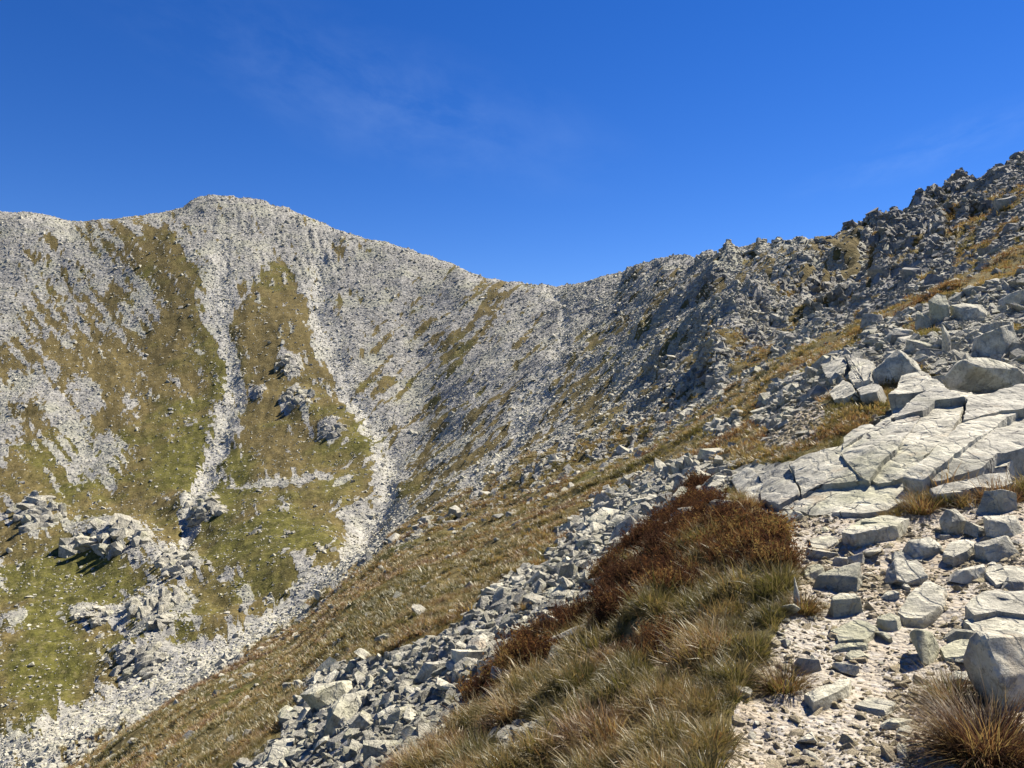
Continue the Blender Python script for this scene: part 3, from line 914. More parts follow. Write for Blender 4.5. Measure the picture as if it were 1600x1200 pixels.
def slab_mesh(pts, lift, thick, seed, surf, jitter=0.010, gap=0.15, taper=True):
    """a bed of rock with a broken outline; pts are read on the survey sheet and carried to a plane through the ground there"""
    cx = sum(p[0] for p in pts) / len(pts)
    cy = sum(p[1] for p in pts) / len(pts)
    r = random.Random(seed)
    # shrink a touch so that joints stay open
    pts = [(x + (cx - x) * gap / max(20, math.hypot(cx - x, cy - y)), y + (cy - y) * gap / max(20, math.hypot(cx - x, cy - y))) for x, y in pts]
    out = [on_surface(surf, x, y, lift + (rise(y) if taper else 0)) for x, y in pts]
    g = np.array(out)
    A = np.c_[g[:, 0], g[:, 1], np.ones(len(g))]
    co = np.linalg.lstsq(A, g[:, 2], rcond=None)[0]
    n = np.array([-co[0], -co[1], 1.0])
    n /= np.linalg.norm(n)
    # roughen outline
    ring = []
    for i in range(len(out)):
        a, b = out[i], out[(i + 1) % len(out)]
        L = np.linalg.norm(b - a)
        k = max(1, int(L / 0.09))
        for j in range(k):
            p = a + (b - a) * (j / k)
            if j:
                wv = noise3(p[None, :] * 2.7, 13)[0] * 0.035 * min(1.0, L)
                p = p + np.array([r.uniform(-1, 1), r.uniform(-1, 1), r.uniform(-.3, .3)]) * jitter + np.array([wv, wv, 0])
            ring.append(p)
    bm = bmesh.new()
    vs = [bm.verts.new(p) for p in ring]
    try:
        f = bm.faces.new(vs)
    except ValueError:
        bm.free(); return None
    f.normal_update()
    if f.normal.dot(Vector(n)) < 0:
        f.normal_flip()
    ex = bmesh.ops.extrude_face_region(bm, geom=[f])
    # keep the original as top: move the new cap up by nothing, drop the first ring
    top = [v for v in ex['geom'] if isinstance(v, bmesh.types.BMVert)]
    for v in vs:
        k = 1 + r.uniform(-.05, .05)
        v.co -= Vector(n) * thick * k
    bm.normal_update()
    tf = [fa for fa in ex['geom'] if isinstance(fa, bmesh.types.BMFace)]
    bmesh.ops.recalc_face_normals(bm, faces=bm.faces[:])
    te = list({e for fa in tf for e in fa.edges})
    bmesh.ops.bevel(bm, geom=te, offset=0.014, segments=2, affect='EDGES', profile=0.65, clamp_overlap=True)
    bmesh.ops.triangulate(bm, faces=bm.faces[:])
    for lim in (0.30, 0.16, 0.09):
        ed = [e for e in bm.edges if e.calc_length() > lim and (e.verts[0].co - e.verts[1].co).length > lim]
        if ed:
            bmesh.ops.subdivide_edges(bm, edges=ed, cuts=1)
            bmesh.ops.triangulate(bm, faces=[fa for fa in bm.faces if len(fa.verts) > 3])
    bm.normal_update()
    P = np.array([v.co for v in bm.verts])
    Nn = np.array([v.normal for v in bm.verts])
    d = noise3(P * 2.1 + seed, 3) * 0.045 + noise3(P * 5.5, 5) * 0.016 + noise3(P * 14.0, 7) * 0.006
    lay = (P @ np.array([0.9, 0.5, 2.0]) * 2.2 + 0.5 * noise3(P * 1.3, 9)) % 1.0
    d = d - 0.014 * sstep(0.86, 0.97, lay)
    topv = sstep(0.55, 0.8, Nn @ n)
    tz = random.Random(seed).uniform(-.03, .03), random.Random(seed + 1).uniform(-.03, .03)
    cz = P.mean(0)
    want_z = surf(P[:, 0], P[:, 1]) + lift + (rise(to_pixel(P)[1]) if taper else 0) + (P[:, 0] - cz[0]) * tz[0] + (P[:, 1] - cz[1]) * tz[1]
    P[:, 2] += np.where(topv > 0.5, np.clip(want_z - P[:, 2], -.12, .12), 0)
    P = P + np.array(n)[None, :] * (d * 0.7)[:, None] + Nn * (d * 0.25)[:, None]
    for v, c_ in zip(bm.verts, P):
        v.co = c_
    me = bpy.data.meshes.new('slab')
    bm.to_mesh(me)
    bm.free()
    me.polygons.foreach_set('use_smooth', np.ones(len(me.polygons), bool))
    me.set_sharp_from_angle(angle=math.radians(38))
    return me

SLABS = [
 ([(1142,740),(1165,728),(1184,740),(1187,784),(1172,791),(1156,786),(1148,762)], 0.0),
 ([(1186,740),(1219,731),(1231,727),(1240,745),(1250,776),(1218,792),(1189,785)], 0.01),
 ([(1232,726),(1262,712),(1290,703),(1312,706),(1326,726),(1342,742),(1356,749),(1310,755),(1278,760),(1252,776),(1242,746)], 0.03),
 ([(1253,778),(1280,762),(1312,757),(1356,751),(1362,757),(1345,777),(1297,807),(1262,803),(1221,794)], 0.0),
 ([(1313,704),(1335,690),(1354,675),(1385,656),(1430,645),(1438,655),(1420,676),(1400,701),(1380,717),(1364,737),(1357,748),(1343,741),(1327,725)], 0.05),
 ([(1440,652),(1461,630),(1510,624),(1500,655),(1480,680),(1455,703),(1430,730),(1408,748),(1372,756),(1360,750),(1366,737),(1382,718),(1402,702),(1422,677)], 0.02),
 ([(1432,731),(1457,704),(1482,681),(1502,662),(1530,651),(1565,641),(1592,645),(1570,658),(1530,684),(1500,705),(1470,730),(1442,755),(1411,750)], 0.07),
 ([(1444,756),(1472,731),(1502,706),(1532,686),(1572,659),(1640,630),(1640,690),(1600,702),(1560,712),(1535,738),(1500,747),(1462,762)], 0.02),
 ([(1364,759),(1408,751),(1440,758),(1460,764),(1432,774),(1420,787),(1386,801),(1346,809),(1299,809),(1347,779)], -0.01),
 ([(1512,622),(1542,615),(1600,601),(1650,600),(1650,626),(1600,639),(1565,639),(1530,648),(1504,654)], 0.12),
 ([(1391,652),(1430,621),(1460,608),(1486,613),(1508,622),(1461,628),(1441,642),(1421,644)], 0.14),
 ([(1388,618),(1408,591),(1440,582),(1470,600),(1484,610),(1452,607),(1420,613)], 0.16),
 ([(1452,765),(1500,749),(1530,742),(1562,738),(1576,734),(1583,755),(1560,766),(1530,761),(1500,771),(1457,777)], 0.08),
 ([(1500,772),(1530,763),(1561,767),(1582,757),(1592,770),(1560,790),(1520,798)], 0.03),
 ([(1318,685),(1345,668),(1362,664),(1368,670),(1350,680),(1330,690),(1316,698)], 0.02),
]
out_root = empty('rock_outcrop', hit(1350, 800)[0])
props(out_root, 'broad pale slabby granite outcrop crossing the path, split by joints', 'rock outcrop')
inv_root = Matrix.Translation(-Vector(out_root.location))
surf_main = fit_surface([p for p, l in SLABS])
for i, (pts, lift) in enumerate(SLABS):
    me = slab_mesh(pts, 0.01 + lift, 0.5, 100 + i, surf_main)
    if me:
        me.transform(inv_root)
        mesh_obj('slab', me, M_SLAB, out_root)
bed = slab_mesh([(1146,742),(1165,732),(1200,736),(1250,718),(1312,704),(1352,676),(1392,648),(1410,595),(1440,585),(1480,605),(1540,612),(1600,602),(1650,604),(1640,660),(1600,700),(1575,735),(1550,742),(1480,760),(1425,785),(1390,798),(1345,806),(1260,800),(1170,788),(1155,780)], -0.045, 0.5, 99, surf_main)
bed.transform(inv_root)
mesh_obj('bed', bed, M_SLAB, out_root)
up_root = empty('rock_outcrop', hit(1330, 600)[0])
props(up_root, 'smaller pale slabs above the path bend beneath the brown turf rib', 'rock outcrop')
inv_root = Matrix.Translation(-Vector(up_root.location))
UPPER = [([(1282,568),(1317,557),(1324,570),(1318,582),(1300,594),(1290,588)], .22), ([(1319,556),(1362,563),(1366,573),(1359,590),(1335,601),(1326,590),(1330,575)], .30),
                                 ([(1296,612),(1318,594),(1328,598),(1338,612),(1318,622),(1300,622)], .25), ([(1338,606),(1360,592),(1378,604),(1370,616),(1345,622)], .22)]
surf_up = fit_surface([p for p, l in UPPER])
for i, (pts, lift) in enumerate(UPPER):
    me = slab_mesh(pts, lift, 0.7, 300 + i, surf_up, taper=False)
    if me:
        me.transform(inv_root)
        mesh_obj('slab', me, M_SLAB, up_root)

# ------------------------------------------------------------------ boulders one can single out
B = boulder
B(1372, 836, 50, 26, 'short wedge of stone tucked against the long path slab', depth=0.9, rz=-0.3, boxy=0.8, seed=12)
B(1321, 926, 92, 42, 'dark-faced block on the path with a pale sloping right side', depth=0.7, rz=-0.35, boxy=0.85, npts=22, seed=13)
B(1328, 962, 76, 40, 'squared pale tan block propped on small stones beside the grass bank', depth=0.6, rz=0.1, boxy=0.98, npts=30, seed=14)
B(1420, 915, 66, 46, 'rounded grey boulder with a dark hollow front in the path', depth=0.9, rz=0.2, boxy=0.55, seed=15)
B(1525, 908, 66, 26, 'thin flat pale stone with rusty front edge on the path', depth=0.7, rz=-0.1, boxy=0.9, seed=17)
B(1450, 1036, 66, 50, 'pale oval stone with a black shaded end by the red tussock', depth=0.8, rz=0.55, boxy=0.6, tilt=(-0.25, 0.2), seed=20)
B(1520, 1010, 70, 34, 'angular stone with dark left face above the big corner boulder', depth=0.8, rz=-0.2, seed=21)
B(1590, 1098, 135, 108, 'big grey-green rounded boulder standing behind the red grass tussock', depth=0.8, rz=0.35, boxy=0.5, npts=26, seed=22)
B(1455, 868, 70, 36, 'dark wedge-shaped boulder at the foot of the outcrop', depth=0.8, rz=0.5, boxy=0.6, seed=23)
B(1497, 835, 36, 46, 'upright grey stone leaning below the grass-hung slab', depth=0.9, rz=0.3, boxy=0.6, seed=25)
B(1535, 838, 44, 30, 'tilted slate-grey slab beside the upright stone', depth=0.8, rz=0.4, tilt=(0.2, 0.3), seed=26)
B(1575, 872, 80, 34, 'broad block with grass on top and black underside', depth=0.8, rz=0.1, boxy=0.85, seed=27)
B(1585, 838, 70, 46, 'dark shaded boulder beneath the lip of the slabs', depth=0.8, rz=-0.2, seed=28)
B(1560, 905, 46, 32, 'pointed dark stone leaning over the thin flat stone', depth=0.8, rz=0.8, seed=29)
B(1590, 925, 50, 28, 'grey stone half buried in the uphill bank', depth=0.8, rz=0.3, seed=30)
B(1260, 1050, 70, 26, 'narrow stone ridge poking from the soil below the grass bank', depth=0.35, rz=-0.75, boxy=0.8, seed=33, sink=0.35)
B(1330, 1018, 64, 20, 'reddish-brown flat stone lying in the gravel', depth=0.6, rz=-0.4, boxy=0.9, seed=34, sink=0.3)
B(1395, 984, 46, 26, 'small pale block below the whitish sloping slab', depth=0.8, rz=-0.6, seed=35)
B(1245, 952, 14, 40, 'thin upright stone splinter at the edge of the grass bank', depth=0.6, rz=0.2, boxy=0.9, seed=36)
B(1418, 1150, 34, 18, 'small round grey stone near the shadow at the bottom', depth=0.9, seed=37)
B(1405, 1140, 54, 26, 'mottled grey stone beside the red tussock', depth=0.9, seed=38)
B(1290, 872, 60, 18, 'flat grey stone shelf at the left edge of the path', depth=0.8, rz=-0.2, boxy=0.85, seed=39)
B(1318, 884, 34, 16, 'orange-tinged flat stone on the path', depth=0.8, boxy=0.8, seed=40)
B(1280, 905, 42, 24, 'pinkish stone by the grass at the path edge', depth=0.8, seed=41)
B(1575, 800, 80, 44, 'pale leaning slab end with black hollow beneath', depth=0.9, rz=0.3, boxy=0.8, seed=42)
# flat slabs bedded in the path
def bedded(pts, lift, label, seed, thick=0.22):
    def flat(x, y, g=np.array([hit(a, b)[0] for a, b in pts])):
        A = np.c_[g[:, 0], g[:, 1], np.ones(len(g))]
        co = np.linalg.lstsq(A, g[:, 2], rcond=None)[0]
        return np.asarray(x) * co[0] + np.asarray(y) * co[1] + co[2]
    me = slab_mesh(pts, lift, thick, seed, flat, 0.008, 0.0, False)
    P0 = hit(*pts[0])[0]
    me.transform(Matrix.Translation(-Vector(P0)))
    o = mesh_obj('flat_stone', me, M_ROCK)
    o.location = P0
    props(o, label, 'stone')
for k, (pts, lift, lab) in enumerate([
    ([(1314,830),(1336,814),(1385,799),(1421,806),(1402,824),(1372,831),(1330,837)], 0.085, 'long flat slab with dark front edge lying across the path'),
    ([(1402,958),(1424,930),(1450,914),(1478,924),(1474,948),(1440,965),(1412,970)], 0.05, 'large whitish sloping slab worn smooth in mid path'),
    ([(1508,946),(1540,925),(1600,924),(1640,940),(1620,965),(1560,956),(1522,962)], 0.10, 'wide grey bedrock hump at the uphill edge of the path'),
    ([(1503,968),(1524,963),(1560,960),(1620,970),(1610,996),(1545,992),(1520,986)], 0.07, 'low pitted grey slab below the bedrock hump'),
    ([(1472,868),(1484,850),(1512,846),(1528,856),(1510,868),(1490,874)], 0.06, 'white flat-topped stone next to the dark wedge'),
    ([(1331,1098),(1362,1082),(1402,1096),(1384,1112),(1356,1108)], 0.035, 'flat diamond-shaped pale stone set in the gravel'),
    ([(1256,1084),(1290,1078),(1330,1066),(1326,1080),(1290,1096),(1270,1100)], 0.04, 'long pale stone step half sunk at the soil edge'),
    ([(1388,905),(1400,884),(1432,878),(1446,888),(1430,900),(1404,910)], 0.04, 'pinkish-grey flat slab above the rounded boulder in mid path'),
    ([(1468,1012),(1500,1000),(1540,1004),(1536,1020),(1500,1030),(1474,1026)], 0.05, 'broad pale slab uphill of the pale oval stone'),
    ([(1262,842),(1296,834),(1312,846),(1290,858),(1266,856)], 0.04, 'thin grey slab just below the left end of the outcrop'),
    ([(1380,866),(1420,852),(1452,856),(1440,870),(1400,876)], 0.05, 'low flat slab between the long slab and the dark wedge'),
    ([(1536,892),(1570,884),(1612,890),(1600,908),(1556,910)], 0.06, 'flat grey slab behind the thin rusty-edged stone'),
    ([(1296,984),(1340,976),(1372,986),(1350,1002),(1310,1002)], 0.03, 'sunken pale slab below the squared tan block'),
    ([(1420,1058),(1460,1048),(1490,1056),(1470,1072),(1430,1072)], 0.03, 'sunken slab in front of the olive grass tuft'),
    ]):
    bedded(pts, lift, lab, 820 + k)
# rocks round the upper end of the slabs
B(1560, 612, 130, 56, 'large smooth dark boulder in shade above the slabs', depth=0.8, rz=0.2, boxy=0.45, npts=24, seed=50)
B(1565, 556, 110, 40, 'grey wedge slab overhanging the dark hollow', depth=0.8, rz=0.35, boxy=0.9, seed=51, tilt=(0.0, -0.25))
B(1560, 528, 70, 26, 'pale-edged slab lying behind the grey wedge', depth=0.8, rz=0.3, boxy=0.85, seed=52)
B(1410, 596, 84, 60, 'black shaded block standing left of the tall pale splinter', depth=0.8, rz=-0.3, boxy=0.5, seed=53)
B(1450, 552, 56, 18, 'flat pale slab capping the black shaded block', depth=0.8, rz=0.0, boxy=0.9, seed=54)
B(1483, 552, 18, 32, 'tall pale splinter of rock above the slabs', depth=0.6, rz=0.4, boxy=0.7, seed=55)
B(1505, 588, 40, 24, 'dark triangular stone on the white worn step', depth=0.8, seed=56)
B(1495, 600, 60, 16, 'white worn stone step above the slabs', depth=1.0, rz=0.2, boxy=0.8, seed=57)
B(1478, 502, 40, 36, 'pale peaked block on the brown turf', depth=0.8, rz=0.2, boxy=0.7, seed=58)
B(1410, 530, 54, 24, 'pale whaleback stone on the turf above the path bend', depth=0.8, rz=0.1, boxy=0.6, seed=59)
B(1370, 508, 50, 16, 'low grey stone with dark front on the turf rib', depth=0.8, seed=60)
B(1450, 512, 34, 22, 'small dark stone below the pale peaked block', depth=0.8, seed=61)
B(1530, 497, 60, 22, 'grey flat stone on the upper right bank', depth=0.8, seed=62)
B(1590, 480, 60, 24, 'pale slab on the upper right bank near the frame edge', depth=0.8, seed=63)
# rubble band below the heather
B(533, 1128, 36, 32, 'clean white block leaning on the lichen-blotched boulder', depth=0.9, boxy=0.9, seed=71)
B(680, 1062, 64, 46, 'grey block at the middle of the rubble band', depth=0.8, seed=72)
B(735, 1040, 70, 36, 'pale flat block topping the rubble band', depth=0.8, boxy=0.8, seed=73)
B(808, 1180, 54, 34, 'grey mossy stone poking through the grass at the bottom', depth=0.8, seed=74)
B(952, 776, 34, 10, 'thin white stone lying alone on the brown turf', depth=0.8, boxy=0.8, seed=75)
B(1030, 925, 50, 14, 'pale stone showing beneath the heather overhang', depth=0.8, seed=76, ymin=8)

def crag_thing(px, py, wpx, hpx, label, ymin=45, mat=None, name='crag', few=0):
    r = random.Random(int(px * 3 + py * 5))
    P0, y0 = hit(px, py - 0.4 * hpx, ymin)
    root = empty(name, P0)
    props(root, label, name)
    n = int(min(30, 9 + wpx * hpx / 200))
    n = few or n
    strike = r.uniform(0.3, 1.1)
    lean = r.uniform(-0.25, 0.25)
    for i in range(n):
        a, q = r.uniform(0, 6.283), math.sqrt(r.random()) * (0.45 if few else 0.85)
        x, y = px + 0.5 * wpx * q * math.cos(a), py - (0.15 if few else 0.5) * hpx + 0.5 * hpx * q * math.sin(a)
        P, yy_ = hit(x, y, ymin)
        if abs(yy_ - y0) > 0.5 * y0:
            continue
        big_ = i < 4
        w_ = wpx * yy_ / F * (r.uniform(0.62, 0.85) if few and i < 2 else r.uniform(0.40, 0.62) if big_ else r.uniform(0.12, 0.30))
        h_ = min(hpx, wpx) * yy_ / F * (r.uniform(0.8, 1.0) if few and i < 2 else r.uniform(0.45, 0.75) if big_ else r.uniform(0.18, 0.40))
        me = hull_rock(r.randrange(9999), (w_ * 1.25, w_ * r.uniform(.45, .8), h_ * 1.1), 16, 0.75, 0.07, 2 if mat is None else 3, 0.0)
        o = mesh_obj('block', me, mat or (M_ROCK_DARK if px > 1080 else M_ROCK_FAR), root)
        o.location = Vector(P - P0) + Vector((0, 0, (-h_ * 0.22 if few else -h_ * 0.52) if big_ else h_ * 0.05))
        o.rotation_euler = (r.gauss(-0.25, .14), lean + r.gauss(0, .12), strike + r.gauss(0, .22))

crag_thing(548, 1122, 112, 118, 'tall lichen-blotched boulder at the lower end of the rubble band', 3, M_ROCK, 'boulder', 6)
# crags on the skyline and the bosses of the far mountain
for px, py, w_, h_, lab in [
    (1392, 372, 60, 42, 'dark blocky tor on the skyline between two notches'),
    (1348, 362, 46, 24, 'low jagged crag left of the dark blocky tor'),
    (1492, 302, 62, 34, 'broken tor on the skyline with a stepped top'),
    (1462, 320, 34, 30, 'square block leaning against the stepped tor'),
    (1578, 262, 60, 30, 'dark crag at the upper right corner of the ridge'),
    (1540, 332, 60, 46, 'tall dark crag below the ridge right of the stepped tor'),
    (1470, 395, 60, 44, 'shaded leaning crag above the turf rib'),
    (1295, 392, 40, 26, 'dark crag under the ridge notch'),
    (1125, 446, 44, 30, 'grey fin of rock on the right flank'),
    (1105, 470, 36, 30, 'dark lower end of the grey rock fin'),
    (1285, 490, 90, 56, 'large shaded crag behind the turf rib'),
    (1235, 470, 60, 36, 'dark rock step left of the large shaded crag'),
    (1195, 552, 50, 44, 'black rock tooth low on the right flank'),
    (1150, 560, 60, 26, 'dark shelf left of the black rock tooth'),
    (965, 510, 34, 24, 'dark small crag beside the pale chute'),
    (900, 560, 30, 20, 'dark rock knob at the edge of the pale chute'),
    (1030, 580, 50, 24, 'shaded rock shelf in the middle of the right flank'),
    (1095, 600, 60, 28, 'long shaded shelf above the turf rib end'),
    (470, 640, 52, 40, 'dark-faced knoll between the two gullies'),
    (518, 690, 48, 32, 'grey crag below the dark-faced knoll'),
    (406, 626, 18, 24, 'small dark pinnacle left of the knoll'),
    (452, 588, 38, 34, 'pale ribbed crag above the knoll'),
    (180, 875, 120, 70, 'massive rounded grey bluff above the green hollow'),
    (62, 835, 90, 62, 'cracked pale bluff at the left of the bluffs'),
    (322, 815, 74, 42, 'dark cleft crag at the foot of the stream gully'),
    (275, 905, 84, 46, 'grey tilted slab crag below the cleft'),
    (245, 985, 100, 70, 'pale slabby crag beside the dark cleft'),
    (150, 975, 70, 28, 'row of white blocks on the green hollow rim'),
    (225, 1060, 90, 50, 'yellowish crag above the white gully bed'),
    (450, 845, 26, 18, 'lone grey boulder on green turf'),
    (398, 840, 26, 24, 'pale boulder left of the lone grey boulder'),
    (505, 870, 40, 28, 'pale crag beside the bend of the gully'),
    ]:
    crag_thing(px, py, w_, h_, lab)

# ------------------------------------------------------------------ scattered copies
TEMPLATES = bpy.data.collections.new('patterns')

def scatter(name, P, rot, scl, tint, which, templates, kind='stuff', label=None):
    me = bpy.data.meshes.new(name)
    n = len(P)
    me.vertices.add(n)
    me.vertices.foreach_set('co', np.asarray(P, np.float32).ravel())
    def att(nm, typ, arr, key):
        a = me.attributes.new(nm, typ, 'POINT')
        a.data.foreach_set(key, arr)
    att('rot', 'FLOAT_VECTOR', np.asarray(rot, np.float32).ravel(), 'vector')
    att('scl', 'FLOAT_VECTOR', np.asarray(scl, np.float32).ravel(), 'vector')
    att('tint', 'FLOAT', np.asarray(tint, np.float32).ravel(), 'value')
    att('which', 'INT', np.asarray(which, np.int32).ravel(), 'value')
    o = mesh_obj(name, me)
    ng = bpy.data.node_groups.new(name, 'GeometryNodeTree')
    ng.interface.new_socket('Geometry', in_out='INPUT', socket_type='NodeSocketGeometry')
    ng.interface.new_socket('Geometry', in_out='OUTPUT', socket_type='NodeSocketGeometry')
    N, L = ng.nodes, ng.links
    gi, go = N.new('NodeGroupInput'), N.new('NodeGroupOutput')
    jn = N.new('GeometryNodeJoinGeometry')
    for t in templates:
        oi = N.new('GeometryNodeObjectInfo')
        oi.inputs['Object'].default_value = t
        oi.inputs['As Instance'].default_value = False
        gt = N.new('GeometryNodeGeometryToInstance')
        L.new(oi.outputs['Geometry'], gt.inputs[0])
        L.new(gt.outputs[0], jn.inputs[0])
    ip = N.new('GeometryNodeInstanceOnPoints')
    ip.inputs['Pick Instance'].default_value = True
    def na(nm, typ):
        a = N.new('GeometryNodeInputNamedAttribute')
        a.data_type = typ
        a.inputs['Name'].default_value = nm
        return a.outputs['Attribute']
    er = N.new('FunctionNodeEulerToRotation')
    L.new(na('rot', 'FLOAT_VECTOR'), er.inputs[0])
    L.new(gi.outputs[0], ip.inputs['Points'])
    L.new(jn.outputs[0], ip.inputs['Instance'])
    L.new(na('which', 'INT'), ip.inputs['Instance Index'])
    L.new(er.outputs[0], ip.inputs['Rotation'])
    L.new(na('scl', 'FLOAT_VECTOR'), ip.inputs['Scale'])
    L.new(ip.outputs[0], go.inputs[0])
    md = o.modifiers.new('scatter', 'NODES')
    md.node_group = ng
    return props(o, label=label, kind=kind)

def template(name, me, mat):
    if not me.materials:
        me.materials.append(mat)
    return bpy.data.objects.new(name, me)

AREA = np.zeros((NR, NC))
e1, e2 = np.gradient(POS, axis=0), np.gradient(POS, axis=1)
AREA = np.linalg.norm(np.cross(e1, e2), axis=-1)

def sample(weight, n, rng):
    w = weight.reshape(-1)
    cs = np.cumsum(w)
    k = np.searchsorted(cs, rng.random(n) * cs[-1])
    k = np.clip(k, 0, NR * NC - 1)
    r, c = np.divmod(k, NC)
    r = np.clip(r, 0, NR - 2); c = np.clip(c, 0, NC - 2)
    a, b = rng.random(n)[:, None], rng.random(n)[:, None]
    P = (POS[r, c] * (1 - a) + POS[r + 1, c] * a) * (1 - b) + (POS[r, c + 1] * (1 - a) + POS[r + 1, c + 1] * a) * b
    return P, GN[r, c], r, c

def tilt_rot(N, amount, rng, n):
    """euler angles: a random turn about z, leaning part of the way to the ground's normal, plus a wobble"""
    rx = -N[:, 1] * amount + rng.normal(0, 0.25, n)
    ry = N[:, 0] * amount + rng.normal(0, 0.25, n)
    return np.stack([rx, ry, rng.random(n) * 6.283], -1)

blocks = [template('block_pattern', hull_rock(500 + i, (1.0, random.uniform(.6, .95), random.uniform(.45, .8)), 13, 0.6) if i % 2 else prism_rock(520 + i, (1.0, random.uniform(.6, .95), random.uniform(.35, .6)), 0, 0, 0), M_BLOCK) for i in range(14)]
inview = ((PXC > -60) & (PXC < 1680))[None, :] * 1.0 + 0.15

blocks_path = [template('gravel_pattern', o.data.copy(), M_GRAVEL) for o in blocks]
for o in blocks_path:
    o.data.materials[0] = M_GRAVEL
blocks_far = [template('scree_pattern', o.data.copy(), M_BLOCK_FAR) for o in blocks]
for o in blocks_far:
    o.data.materials[0] = M_BLOCK_FAR
# blocks of the far screes
rng = np.random.default_rng(11)
w_ = AREA * (YY > 42) * (YY < 580) * ((1 - TURF) * 1.0 + 0.16 + 0.35 * sstep(0.1, 0.8, fbm(X / 7, Yw / 7, 3, 121))) * (160 / YY) ** 1.4 * inview * (0.85 + 0.45 * sstep(0.1, .5, g_pale)) * (1 + 0.7 * side)
n = 290000
P, N_, r, c = sample(w_, n, rng)
yy = YY[r, c]
s = np.exp(rng.normal(0, 0.42, n)) * (0.28 + 0.00125 * yy) * (1 + 0.35 * crag[r, c]) * (1 + 0.9 * (rng.random(n) < 0.04))
s = np.clip(s, 0.25, 3.6)
scl = np.stack([s, s * rng.uniform(.7, 1.2, n), s * rng.uniform(.6, 1.25, n)], -1)
P = P - np.array([0, 0, 1]) * (s * 0.02)[:, None]
tint = np.clip(rng.normal(0.40, 0.14, n) + 0.40 * g_pale[r, c] + 0.14 * side[r, c] - 0.46 * sstep(1200, 1400, PXG[r, c]) + 0.30 * g_streak[r, c] + 0.12 * fbm(P[:, 0] / 30, P[:, 1] / 30, 4, 151), 0, 1)  # side term paints flank blocks lighter to offset their dim grazing sunlight
rot = tilt_rot(N_, 0.8, rng, n)
rt = tilt_rot(N_, 0.15, rng, n)
rot = np.where((side[r, c] > 0.3)[:, None], rt, rot)
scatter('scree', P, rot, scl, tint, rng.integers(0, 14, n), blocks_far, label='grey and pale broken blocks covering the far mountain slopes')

# smaller stones among the near turf and rubble
rng = np.random.default_rng(12)
w_ = AREA * (YY < 46) * (YY > 3) * (sstep(.3, .7, g_rub) * 1.0 + (near * (1 - TURF)) * 0.25 * (1 - g_slab) * (1 - g_path) + 0.05 * (YY > 12) * (0.3 + sstep(0.0, 0.7, streak_r))) * (12 / YY) ** 1.2 * inview
n = 30000
P, N_, r, c = sample(w_, n, rng)
yy = YY[r, c]
s = np.exp(rng.normal(0, 0.5, n)) * (0.055 + 0.0065 * yy)
s = np.clip(s, 0.03, 0.9)
scl = np.stack([s, s * rng.uniform(.6, 1.2, n), s * rng.uniform(.5, 1.1, n)], -1)
tint = np.clip(rng.normal(0.68, 0.2, n), 0, 1)
scatter('rubble', P, tilt_rot(N_, 0.7, rng, n), scl, tint, rng.integers(0, 14, n), blocks, label='small broken stones among the near turf and in the rubble band')

# gravel on the path
rng = np.random.default_rng(13)
clump = sstep(-0.25, 0.5, fbm(X / 0.8, Yw / 0.8, 3, 99))
w_ = AREA * PATH * near * (YY < 22) * (0.35 + clump) * (1 - 0.7 * g_trod) * (5 / YY) ** 1.0
n = 55000
P, N_, r, c = sample(w_, n, rng)
s = np.exp(rng.normal(0, 0.75, n)) * (0.007 + 0.0018 * YY[r, c])
s = np.clip(s, 0.006, 0.15)
scl = np.stack([s, s * rng.uniform(.6, 1.2, n), s * rng.uniform(.4, 0.9, n)], -1)
tint = np.clip(rng.normal(0.85, 0.18, n), 0, 1)
scatter('gravel', P, tilt_rot(N_, 0.7, rng, n), scl, tint, rng.integers(0, 14, n), blocks_path, label='pale loose gravel lying on the path')

# ------------------------------------------------------------------ stones of the rubble band and the path, each its own thing
STONES = [prism_rock(700 + i, (1.0, random.uniform(.6, .95), random.uniform(.3, .6)), 0.05, 2) if i % 3 else hull_rock(700 + i, (1.0, random.uniform(.6, .9), random.uniform(.4, .75)), 15, 0.72, 0.04, 2, 0.02) for i in range(12)]
for me in STONES:
    me.materials.append(M_ROCK)
def stone_field(weight, n, smin, smax, seed, label, group, name='stone', mindist=0.7, k=1.0):
    rng = np.random.default_rng(seed)
    P, N_, r, c = sample(weight, n * 8, rng)
    kept = []
    for i in range(len(P)):
        s = min(0.85, smin * (smax / smin) ** (rng.random() ** 1.8) * (k * YY[r[i], c[i]] / 10.0))
        if all((P[i] - q)[:2] @ (P[i] - q)[:2] > (mindist * (s + t) / 2) ** 2 for q, t in kept):
            kept.append((P[i], s))
            o = bpy.data.objects.new(name, STONES[int(rng.integers(0, 12))])
            COL.objects.link(o)
            o.location = P[i] + np.array([0, 0, 0.12 * s])
            o.scale = (s, s * rng.uniform(.7, 1.2), s * rng.uniform(.35, .8))
            o.rotation_euler = (-N_[i][1] * .7 + rng.normal(0, .28), N_[i][0] * .7 + rng.normal(0, .28), rng.random() * 6.283)
            big_ = s > 0.30 * k * YY[r[i], c[i]] / 10.0
            props(o, label(PXG[r[i], c[i]], BASE[r[i], c[i]], big_), 'stone', group)
            if len(kept) >= n:
                break
vis = ((PXC > 0) & (PXC < 1600))[None, :] * 1.0
stone_field(AREA * sstep(.5, .8, g_rub) * (YY < 24) * (PXG < 1150) * (9 / YY) ** 1.5 * vis * (BASE < 1215), 190, 0.16, 0.62, 21, lambda x, y, b: ('larger' if b else 'small') + ' angular stone of the rubble band, ' + ('at its top end near the slabs' if x > 930 else 'at its middle left of the heather' if x > 760 else 'just right of the tall lichen-blotched boulder' if x > 610 else 'at its lowest end below the lichen-blotched boulder'), 'stones of the rubble band')
